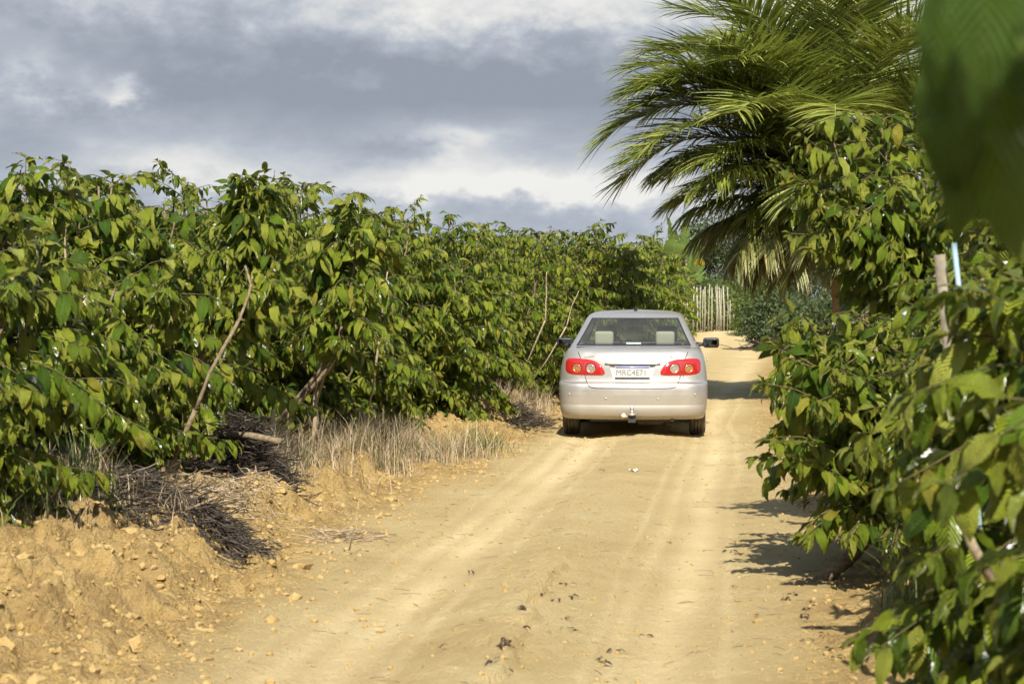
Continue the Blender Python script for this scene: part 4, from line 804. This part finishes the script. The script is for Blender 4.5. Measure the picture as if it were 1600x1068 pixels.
# ------------------------------------------------------------------ the car
def car():
    root = empty('parked_car'); root.name = 'silver_sedan'
    tag(root, 'dusty silver four door sedan seen from behind on the dirt road', 'car')
    paint = mat('silver_paint', (.66,.655,.63), .34, .55); t = NT(paint); co = t.objco(); sp = t.n('ShaderNodeSeparateXYZ'); t.l(co, sp.inputs[0])
    n = t.noise(6, 5, .6, co); nf = t.noise(900, 2, .5, co)
    dz = t.m('MULTIPLY', t.m('SUBTRACT', .56, sp.outputs[2]), 2.6); dust = t.n('ShaderNodeClamp'); t.l(t.m('ADD', dz, t.m('MULTIPLY', t.m('SUBTRACT', n, .5), .9)), dust.inputs[0])
    dst = t.m('MULTIPLY', dust.outputs[0], .6); dst = t.m('ADD', dst, t.m('MULTIPLY', t.noise(14, 7, .7, co, 1.0), .32))
    t.l(t.mix(dst, (0.462,0.444,0.409), (0.364,0.315,0.238)), t.b.inputs['Base Color'])
    t.l(t.m('MULTIPLY', t.m('SUBTRACT', 1.0, dst), .72), t.b.inputs['Metallic']); t.l(t.m('ADD', .34, t.m('MULTIPLY', dst, .5)), t.b.inputs['Roughness'])
    t.b.inputs['Coat Weight'].default_value = .5; t.b.inputs['Coat Roughness'].default_value = .08
    dark = mat('dark_seam', (.02,.02,.02), .6); trim = mat('black_trim', (.025,.025,.027), .45); cab = mat('cabin_plastic', (.10,.095,.085), .8)
    red = mat('red_lens', (.36,.014,.010), .12); red2 = mat('dark_red_ring', (.16,.008,.008), .2); red.node_tree.nodes['Principled BSDF'].inputs['Coat Weight'].default_value = 1
    clear = mat('clear_lens', (.42,.37,.30), .15, .4, **{'Coat Weight': 1.0}); amber = mat('amber_bulb', (.42,.20,.08), .2, .3)
    chrome = mat('hitch_steel', (.55,.52,.46), .35, .8); rubber = mat('tyre_rubber', (.045,.04,.035), .85); seatm = mat('seat_cloth', (.32,.29,.24), .9)
    tt = NT(rubber); tt.l(tt.ramp(tt.noise(9, 4, .6, tt.objco()), [(.3,(.035,.032,.03)),(.75,(.19,.155,.105))]), tt.b.inputs['Base Color'])
    glass = bpy.data.materials.new('tinted_glass'); glass.use_nodes = True; tg = NT(glass)
    gl = tg.n('ShaderNodeBsdfGlossy'); gl.inputs['Roughness'].default_value = .03; gl.inputs[0].default_value = (1,1,1,1); tp = tg.n('ShaderNodeBsdfTransparent'); tp.inputs[0].default_value = (.80,.87,.80,1)
    df = tg.n('ShaderNodeBsdfDiffuse'); df.inputs[0].default_value = (.42,.38,.28,1)
    fr = tg.n('ShaderNodeFresnel'); bfc = tg.n('ShaderNodeNewGeometry'); tg.l(tg.m('SUBTRACT', 1.5, tg.m('MULTIPLY', bfc.outputs['Backfacing'], .833)), fr.inputs[0]); m1 = tg.n('ShaderNodeMixShader'); tg.l(fr.outputs[0], m1.inputs[0]); tg.l(tp.outputs[0], m1.inputs[1]); tg.l(gl.outputs[0], m1.inputs[2])
    m2 = tg.n('ShaderNodeMixShader'); tg.l(tg.m('MULTIPLY', tg.noise(5, 5, .6, tg.objco()), .12), m2.inputs[0]); tg.l(m1.outputs[0], m2.inputs[1]); tg.l(df.outputs[0], m2.inputs[2]); tg.l(m2.outputs[0], tg.o.inputs[0])
    # lower body: stacked plan outlines   z, half width, rear y, front y
    SL = [(.215,.79,.13,4.38),(.235,.81,.085,4.42),(.26,.822,.055,4.45),(.30,.832,.032,4.48),(.335,.838,.02,4.5),(.365,.842,.018,4.5),(.385,.845,.022,4.5),(.40,.847,.018,4.5),(.45,.85,.008,4.5),(.50,.852,.0,4.5),(.56,.853,.0,4.49),(.60,.853,.006,4.48),(.622,.852,.018,4.46),(.634,.850,.040,4.45),
          (.645,.849,.066,4.44),(.66,.848,.078,4.42),(.70,.846,.084,4.37),(.75,.842,.088,4.30),(.80,.836,.092,4.14),(.85,.827,.098,3.95),(.89,.817,.106,3.76),(.93,.803,.118,3.55),(.96,.790,.133,3.40),(.985,.776,.155,3.28),(1.005,.762,.185,3.2),(1.02,.748,.225,3.16),(1.032,.732,.29,3.12),(1.04,.715,.38,3.08)]
    sz, sw, sr, sf = [np.array(q) for q in zip(*SL)]
    def half(w, r, f, ax, ay, crown, bow, cnt):
        "half outline from the rear centre round to the front centre"
        P = []; fx = w-ax
        def yr(x): return crown*(x/fx)**2*1.0
        for q in np.linspace(0, 1, cnt[0], endpoint=False): x = q*fx; P.append((x, r+yr(x)))
        c = crown
        for q in np.linspace(0, 1, cnt[1], endpoint=False):
            a = q*math.pi/2; P.append((fx+ax*math.sin(a)**.92, r+c+ay*(1-math.cos(a)**.92)+ (crown*2/fx*ax*.5)*math.sin(a)*(1-q)))
        y0 = r+c+ay; y1 = f-c-ay*1.3
        for q in np.linspace(0, 1, cnt[2], endpoint=False): y = y0+(y1-y0)*q; P.append((w-bow*(2*q-1)**2*0+bow*0, y))
        for q in np.linspace(0, 1, cnt[1], endpoint=False):
            a = q*math.pi/2; P.append((fx+ax*math.cos(a), y1+ay*1.3*math.sin(a)))
        for q in np.linspace(0, 1, cnt[0]+1): x = (1-q)*fx; P.append((x, f-yr(x)))
        return np.array(P)
    def loop(z):
        w, r, f = np.interp(z, sz, sw), np.interp(z, sz, sr), np.interp(z, sz, sf)
        cr = np.interp(z, [.2,.62,.66,.95,1.04], [.07,.07,.075,.085,.06]); H = half(w, r, f, .30, .30, cr, .03, (10, 12, 26))
        return np.concatenate([H, H[1:-1][::-1]*[-1, 1]])
    zz = []
    for a, b in zip(sz[:-1], sz[1:]): zz += list(np.linspace(a, b, 2 if b-a < .03 else 3, endpoint=False))
    zz.append(sz[-1]); Lp = [loop(z) for z in zz]; nl = len(Lp[0])
    V = np.concatenate([np.column_stack([l, np.full(nl, z)]) for l, z in zip(Lp, zz)])
    bm = bmesh.new(); vs = [bm.verts.new(v) for v in V]
    for k in range(len(zz)-1):
        for i in range(nl):
            j = (i+1) % nl; bm.faces.new((vs[k*nl+i], vs[k*nl+j], vs[(k+1)*nl+j], vs[(k+1)*nl+i]))
    bm.faces.new(vs[:nl][::-1]); bm.faces.new(vs[-nl:]); bmesh.ops.recalc_face_normals(bm, faces=bm.faces)
    me = bpy.data.meshes.new('body'); bm.to_mesh(me); bm.free(); me.materials.append(paint); me.materials.append(cab)
    tmp = put('tmp_body', me)
    cut = []
    def cutter(bm2, mi):
        bmesh.ops.recalc_face_normals(bm2, faces=bm2.faces); m2 = bpy.data.meshes.new('c'); bm2.to_mesh(m2); bm2.free(); m2.materials.append(paint); m2.materials.append(cab)
        for p in m2.polygons: p.material_index = mi
        o = put('tmp_cut', m2); md = tmp.modifiers.new('b', 'BOOLEAN'); md.object = o; md.operation = 'DIFFERENCE'; md.solver = 'EXACT'; cut.append(o)
    for sx in (-1, 1):
        for ya in (.93, 3.53):
            b2 = bmesh.new(); bmesh.ops.create_cone(b2, cap_ends=True, segments=48, radius1=.36, radius2=.36, depth=.42, matrix=Matrix.Translation((sx*.80, ya, .30)) @ Matrix.Rotation(math.pi/2, 4, 'Y')); cutter(b2, 1)
    b2 = bmesh.new(); bmesh.ops.create_cube(b2, size=1, matrix=Matrix.Translation((0, 1.81, .80)) @ Matrix.Diagonal((1.32, 2.3, .9, 1))); cutter(b2, 1)
    # number plate recess
    b2 = bmesh.new(); pf = [(-.30,.845),(.30,.845),(.285,.83),(.245,.69),(.205,.665),(-.205,.665),(-.245,.69),(-.285,.83)]
    o_ = [b2.verts.new((x*1.0, -.1, z)) for x, z in pf]; i_ = [b2.verts.new((x*.90, .135 if z > .7 else .10, z*.96+.03)) for x, z in pf]
    for k in range(8): b2.faces.new((o_[k], o_[(k+1) % 8], i_[(k+1) % 8], i_[k]))
    b2.faces.new(o_); b2.faces.new(i_); cutter(b2, 0)
    dg = bpy.context.evaluated_depsgraph_get(); dg.update(); body = bpy.data.meshes.new_from_object(tmp.evaluated_get(dg))
    for o in cut+[tmp]: bpy.data.objects.remove(o)
    def sharp(me, ang=32):
        b = bmesh.new(); b.from_mesh(me)
        for f in b.faces: f.smooth = True
        for e in b.edges: e.smooth = not (len(e.link_faces) == 2 and e.calc_face_angle(0) > R(ang))
        b.to_mesh(me); b.free()
    sharp(body); bo = put('body', body, root)
    def ry(x, z):
        l = loop(min(z, 1.04)); h = l[:nl//2+1]; h = h[:24]; return float(np.interp(abs(x), h[:, 0], h[:, 1]))
    # greenhouse
    GZ = [1.03,1.055,1.12,1.20,1.28,1.345,1.365,1.40,1.425,1.442,1.450]; GW = [.742,.728,.694,.654,.617,.588,.577,.550,.505,.425,.29]; GRr = [.45,.50,.635,.79,.95,1.085,1.125,1.215,1.30,1.42,1.62]; GF = [3.16,3.10,2.92,2.74,2.58,2.45,2.41,2.35,2.29,2.2,2.05]
    cnt = (10, 10, 30); zs = sorted(set([1.03,1.045,1.06,1.075,1.10,1.14,1.18,1.22,1.26,1.30,1.335,1.35,1.365,1.38,1.40,1.415,1.43,1.442,1.450]))
    def gh(z, off=0):
        w, r, f = [np.interp(z, GZ, q) for q in (GW, GRr, GF)]; H = half(w+off, r-off, f+off, min(.17, w*.4), .15, .06, 0, cnt); return H
    HN = len(gh(1.1)); frame = {}; acc = {k: [[], []] for k in ('body', 'seal', 'rear', 'side', 'front')}
    i_rw, i_seal = 14, 13
    for sg in (1, -1):
        for a in range(len(zs)-1):
            H0, H1 = gh(zs[a]), gh(zs[a+1]); zm = (zs[a]+zs[a+1])/2
            for i in range(HN-1):
                win = 1.06 < zm < 1.35; ed = (1.045 < zm < 1.06) or (1.35 < zm < 1.365); k = 'body'
                if i < i_seal and win: k = 'rear'
                elif i < i_rw and (win or ed): k = 'seal'
                elif 22 <= i < 33 and win or 36 <= i < 48 and win: k = 'side'
                elif (21 <= i < 49) and (win or ed): k = 'seal'
                elif i >= HN-1-i_seal and win: k = 'front'
                elif i >= HN-1-i_rw and (win or ed): k = 'seal'
                q = [(*H0[i], zs[a]), (*H0[i+1], zs[a]), (*H1[i+1], zs[a+1]), (*H1[i], zs[a+1])]; q = [(sg*x, y, z) for x, y, z in q]
                key = k if k != 'side' else ('side', sg, i < 35)
                acc.setdefault(key, [[], []]); A = acc[key]; b0 = len(A[0]); A[0] += q; A[1].append([b0, b0+1, b0+2, b0+3] if sg > 0 else [b0+3, b0+2, b0+1, b0])
    H = gh(1.45); L = np.concatenate([H, H[1:-1][::-1]*[-1, 1]]); ctr = np.array([0, 1.85, 1.462]); A = acc['body']
    for i in range(len(L)):
        b0 = len(A[0]); A[0] += [(*L[i], 1.45), (*L[(i+1) % len(L)], 1.45), tuple(ctr)]; A[1].append([b0, b0+1, b0+2, -1])
    def merged(key, name, m, par=root):
        A = acc[key]
        me = mesh_np(name, np.array(A[0]), np.array(A[1]), m); b = bmesh.new(); b.from_mesh(me); bmesh.ops.remove_doubles(b, verts=b.verts, dist=.0004); bmesh.ops.recalc_face_normals(b, faces=b.faces); b.to_mesh(me); b.free(); sharp(me, 40); return put(name, me, par)
    merged('body', 'roof', paint); merged('seal', 'window_seal', trim); merged('rear', 'rear_window', glass); merged('front', 'windscreen', glass)
    for k in list(acc):
        if isinstance(k, tuple): merged(k, 'side_window', glass)
    # a flat belt cover closes the body between tail deck and windows
    g = Geo()
    g.grid(np.array([[(x, y, 1.036) for x in np.linspace(-.655, .655, 6)] for y in (.40, .72, .98)])); put('parcel_shelf', g.mesh('parcel_shelf', cab), root)
    g = Geo(); g.grid(np.array([[(x, y, 1.03-.06*(y < 2.5)) for x in np.linspace(-.655, .655, 6)] for y in (2.45, 2.62, 2.98)])); put('dashboard', g.mesh('dashboard', cab), root)
    def rbox(c, d, r, m, name, par=root, rot=None):
        b = bmesh.new(); bmesh.ops.create_cube(b, size=1, matrix=Matrix.Diagonal((*d, 1))); bmesh.ops.bevel(b, geom=b.edges[:], offset=r, segments=3, affect='EDGES', profile=.6)
        if rot: bmesh.ops.rotate(b, verts=b.verts, cent=(0,0,0), matrix=Matrix.Rotation(rot, 3, 'X'))
        me = bpy.data.meshes.new(name); b.to_mesh(me); b.free(); me.materials.append(m); sharp(me, 50); return put(name, me, par, c)
    for sx in (-1, 1):
        s1 = rbox((sx*.36, 1.05, .72), (.56,.14,.62), .05, seatm, 'rear_seat', rot=.25); 
        rbox((sx*.36+0, 1.03, 1.125), (.225,.09,.165), .04, seatm, 'headrest')
        s2 = rbox((sx*.37, 2.0, .74), (.48,.14,.62), .05, cab, 'front_seat', rot=.2); rbox((sx*.37, 1.96, 1.16), (.25,.1,.20), .05, cab, 'headrest')
    g = Geo(); th = np.linspace(0, 2*np.pi, 25); g.tube([(-.37+.18*math.cos(a), 2.42+.06*math.sin(a), .98+.17*math.sin(a)) for a in th], .014, 6, cap=False); put('steering_wheel', g.mesh('steering_wheel', trim), root)
    rbox((0, 2.36, 1.31), (.22,.03,.07), .012, trim, 'rear_view_mirror')
    # tail lamps
    xt = [.315,.33,.36,.42,.48,.56,.66,.72,.755,.775]; top = [.755,.79,.835,.878,.898,.907,.912,.912,.900,.870]; bot = [.735,.722,.716,.715,.715,.716,.719,.728,.745,.775]
    for sx in (-1, 1):
        xs = np.interp(np.linspace(0, 1, 34), np.linspace(0, 1, 10), xt); G_ = []
        for x in xs:
            a, b = np.interp(x, xt, bot), np.interp(x, xt, top)
            col = []
            for q in np.linspace(0, 1, 11):
                z = a+(b-a)*q; e = min(1, 7*min(q, 1-q), 8*min((x-.315)/.46, (.775-x)/.46)+.0)
                col.append((sx*x, ry(x, z)+.001-.015*max(0, e)**.5, z))
            G_.append(col)
        g = Geo(); g.grid(G_, flip=(sx > 0)); tl = put('tail_light', g.mesh('tail_light', red), root)
        g = Geo(); x0 = .555
        g.grid(np.array([[(sx*(x0+d+.025*(1-zq)*1.0), ry(x0+d, .715+.19*zq)-.0170, .716+.188*zq) for d in (0, .006)] for zq in np.linspace(0, 1, 8)])); put('lamp_seam', g.mesh('lamp_seam', dark), tl)
        for (cx_, cz_, rr, mm, nm) in [(.478,.795,.053,clear,'reversing_lamp'), (.640,.795,.050,amber,'indicator_lamp')]:
            rg = Geo(); rg.grid([[(sx*(cx_+q*math.cos(a)), ry(cx_+q*math.cos(a), cz_)-.0150, cz_+q*math.sin(a)) for a in np.linspace(0, 2*np.pi, 25)] for q in (rr*1.2, rr*.95)], flip=(sx < 0)); put('lamp_ring', rg.mesh('lamp_ring', red2), tl)
            rim = []; g = Geo()
            for ri, bul in ((1, 0), (.97, .008), (.72, .012), (.66,.004), (.35, .007), (0.02, .010)):
                rim.append([(sx*(cx_+rr*ri*math.cos(a)), ry(cx_+rr*ri*math.cos(a), cz_)-.0125-bul, cz_+rr*ri*math.sin(a)) for a in np.linspace(0, 2*np.pi, 25)])
            g.grid(rim, flip=(sx < 0)); lp = put(nm, g.mesh(nm, mm), tl)
    # panel gaps
    def seam(name, pts, w=.006):
        P = [np.array((x, ry(x, z)-.0025, z)) for x, z in pts]; T = np.gradient(np.array(P), axis=0); Q = []
        for p, t_ in zip(P, T):
            s = np.cross(t_, [0, 1, 0]); s /= np.linalg.norm(s)+1e-9; Q.append([p-s*w/2, p+s*w/2])
        g = Geo(); g.grid(Q); put(name, g.mesh(name, dark, False), root)
    lid = [(-.628,.985),(-.62,.96),(-.60,.92),(-.567,.80),(-.54,.70),(-.525,.65),(-.50,.605),(-.47,.583),(-.43,.576)]
    lid = lid+[(x, .574) for x in np.linspace(-.38, .38, 21)]+[(-x, z) for x, z in lid[::-1]]
    P = []
    for (a, b), (c_, d_) in zip(lid[:-1], lid[1:]):
        for q in (0, .5): P.append((a+(c_-a)*q, b+(d_-b)*q))
    P.append(lid[-1])
    # the lid bottom drops onto the bumper: carry the surface there
    seam('boot_lid_gap', P, .008)
    for sx in (-1, 1): seam('bumper_gap', [(sx*x, .634) for x in np.linspace(.535, .80, 12)], .007)
    # lid lower lip that overlaps the bumper
    # plate, lettering
    py = .075
    plate = rbox((0, py, .762), (.40,.008,.13), .003, mat('plate_white', (.45,.45,.44), .5), 'number_plate')
    g = Geo(); g.box((0, -.0052, .053), (.385,.002,.020)); put('blue_band', g.mesh('blue_band', mat('plate_blue', (.22,.24,.48), .5)), plate)
    def text(s, size, loc, m, par, name, ex=.0012, rx=90, sxx=1):
        cu = bpy.data.curves.new('t', 'FONT'); cu.body = s; cu.size = size; cu.align_x = 'CENTER'; cu.align_y = 'CENTER'; cu.extrude = ex; cu.offset = 0
        o = put('t', cu); dg = bpy.context.evaluated_depsgraph_get(); dg.update(); me = bpy.data.meshes.new_from_object(o.evaluated_get(dg)); bpy.data.objects.remove(o)
        me.transform(Matrix.Rotation(R(rx), 4, 'X') @ Matrix.Diagonal((sxx, 1, 1, 1))); me.materials.clear(); me.materials.append(m); return put(name, me, par, loc)
    text('MRC4E71', .088, (-.012, -.0055, -.011), mat('worn_characters', (.17,.165,.16), .5), plate, 'plate_characters', sxx=.98)
    text('BRASIL', .016, (0, -.0072, .053), mat('band_letters', (.8,.8,.8), .5), plate, 'band_lettering')
    bd = mat('badge_chrome', (.16,.16,.17), .35, .5)
    text('TOYOTA', .030, (-.50, ry(.50, .93)-.018, .935), bd, root, 'badge_lettering', .002, 78)
    text('COROLLA', .032, (.46, ry(.46, .93)-.018, .935), bd, root, 'badge_lettering', .002, 78)
    # lip over the plate, lock
    g = Geo(); g.tube([(x, ry(x, .853)-.006-.010*(1-(x/.32)**2), .851) for x in np.linspace(-.315, .315, 15)], .010, 8); put('boot_handle', g.mesh('boot_handle', paint), root)
    # bumper reflectors / sensors
    for x in (-.72, .71, .29, -.30):
        g = Geo(); th = np.linspace(0, np.pi, 5); z = .505 if abs(x) > .5 else .46; g.tube([(x, ry(x, z)-.005, z), (x, ry(x, z)+.01, z)], .010, 12); put('bumper_sensor', g.mesh('sensor', paint), root)
    # exterior mirrors
    for sx in (-1, 1):
        mr = rbox((sx*.915, 2.62, 1.04), (.20,.10,.125), .038, trim, 'door_mirror'); rbox((0, -.0525, .0), (.15,.004,.088), .0015, mat('mirror_glass', (.12,.13,.14), .05, 1.0), 'mirror_glass', mr)
        g = Geo(); g.tube([(-sx*.2, .03, -.02), (-sx*.08, .01, -.02)], [.03,.022], 8); put('mirror_arm', g.mesh('mirror_arm', trim), mr)
        # door handles
        for y in (1.55, 2.55):
            rbox((sx*.862, y, .86), (.022,.17,.028), .009, paint, 'door_handle')
        for y in (1.12, 1.98, 3.02):     # door gaps
            g = Geo(); zz2 = np.linspace(.30, 1.02, 14); wv = [np.interp(z, sz, sw)+.002 for z in zz2]; yy = [y+(.10*max(0, .62-z) if y > 1.2 else .22*max(0,z-.62)*0) for z in zz2]
            if y < 1.2: zz2 = np.linspace(.72, 1.02, 8); wv = [np.interp(z, sz, sw)+.002 for z in zz2]; yy = [1.20+.0*z for z in zz2]
            g.grid([[(sx*w, q-.003, z), (sx*w, q+.003, z)] for w, q, z in zip(wv, yy, zz2)]); put('door_gap', g.mesh('door_gap', dark), root)
        # rub strip, sill
    # wheels
    for sx in (-1, 1):
        for ya in (.93, 3.53):
            wh = empty('wheel'); wh.parent = root; wh.location = (sx*.735, ya, .305)
            prof = [(-.0975,.19),(-.0975,.25),(-.092,.285),(-.075,.302),(-.045,.305),(-.042,.297),(-.034,.297),(-.031,.306),(-.006,.307),(-.004,.298),(.004,.298),(.006,.307),(.031,.306),(.034,.297),(.042,.297),(.045,.305),(.075,.302),(.092,.285),(.0975,.25),(.0975,.19)]
            th = np.linspace(0, 2*np.pi, 49); g = Geo(); g.grid([[(x, r*math.cos(a), r*math.sin(a)) for a in th] for x, r in prof]); put('tyre', g.mesh('tyre', rubber), wh)
            rp = [(.085*sx,.195),(.070*sx,.185),(.05*sx,.17),(.055*sx,.06),(.06*sx,.02),(.06*sx,.001)]; g = Geo(); g.grid([[(x, r*math.cos(a), r*math.sin(a)) for a in th] for x, r in rp])
            g.grid([[(x, r*math.cos(a), r*math.sin(a)) for a in th] for x, r in [(-.09*sx,.195),(-.06*sx,.19),(0,.19)]])
            for k in range(7): a = k/7*6.28; g.box((.06*sx, .11*math.cos(a), .11*math.sin(a)), (.025,.03,.03))
            put('rim', g.mesh('rim', chrome), wh)
    # underside: axle, muffler, tow hitch
    g = Geo(); g.tube([(-.6,.93,.27),(.6,.93,.27)], .035, 8); g.tube([(-.55,.93,.27),(-.5,1.5,.3)], .03, 6); g.tube([(.55,.93,.27),(.5,1.5,.3)], .03, 6); put('rear_axle', g.mesh('rear_axle', trim), root)
    g = Geo(); g.tube([(.03,.42,.215),(.06,.42,.215),(.33,.42,.215),(.36,.42,.215)], [.03,.075,.075,.03], 12); g.tube([(.34,.42,.215),(.42,.4,.22),(.45,.16,.215)], .022, 8); g.tube([(.0,.42,.215),(-.05,1.2,.24),(0,2.6,.25)], .022, 8); put('exhaust', g.mesh('exhaust', bark_mat('rusty_steel',(.05,.04,.03),(.16,.12,.09))), root)
    g = Geo(); g.box((0,1.9,.235),(1.1,3.2,.03)); put('underbody', g.mesh('underbody', trim), root)
    hp = mat('hitch_black', (.03,.03,.03), .5)
    g = Geo(); g.box((0,.22,.215),(.95,.05,.045)); g.box((0,.06,.225),(.075,.30,.05)); g.box((0,-.07,.245),(.085,.05,.10)); h_ = put('tow_hitch', g.mesh('tow_hitch', hp, False), root)
    g = Geo(); g.tube([(0,-.085,.275),(0,-.085,.298)], .052, 14); g.tube([(0,-.085,.29),(0,-.085,.335)], .017, 10); t_ = np.linspace(0.15, np.pi, 8); g.tube([(0,-.085,.352-.025*math.cos(a)) for a in t_], np.maximum(.002,.025*np.sin(t_)), 12); put('tow_ball', g.mesh('tow_ball', chrome), h_)
    g = Geo(); g.tube([(-.095,-.10,.272),(-.095,-.04,.272)], .027, 12); g.tube([(-.07,-.07,.262),(-.03,-.07,.262)], .008, 6); put('trailer_socket', g.mesh('socket', mat('cream_plastic', (.62,.55,.42), .6)), h_)
    g = Geo(); g.tube([(0,1.52,1.452),(0,1.49,1.475),(0,1.44,1.50)], [.022,.014,.004], 8); put('roof_antenna', g.mesh('roof_antenna', trim), root)
    sk = rbox((.0, .56, 1.075), (.17,.003,.018), .001, mat('white_sticker', (.85,.85,.85), .6), 'window_sticker')
    hm = rbox((0, 1.17, 1.335), (.24,.05,.035), .01, trim, 'high_brake_light')
    for sx in (-1, 1):
        rbox((sx*.62, 4.33, .66), (.34,.14,.15), .05, clear, 'headlight')
    D = 24.15; c = px(988, 0, D); root.location = (c.x, D, gz(c.x-.7, D+.9)*.5+gz(c.x+.7, D+.9)*.5+.0); root.rotation_euler = (0, 0, -.083)
    return root
CAR = car()
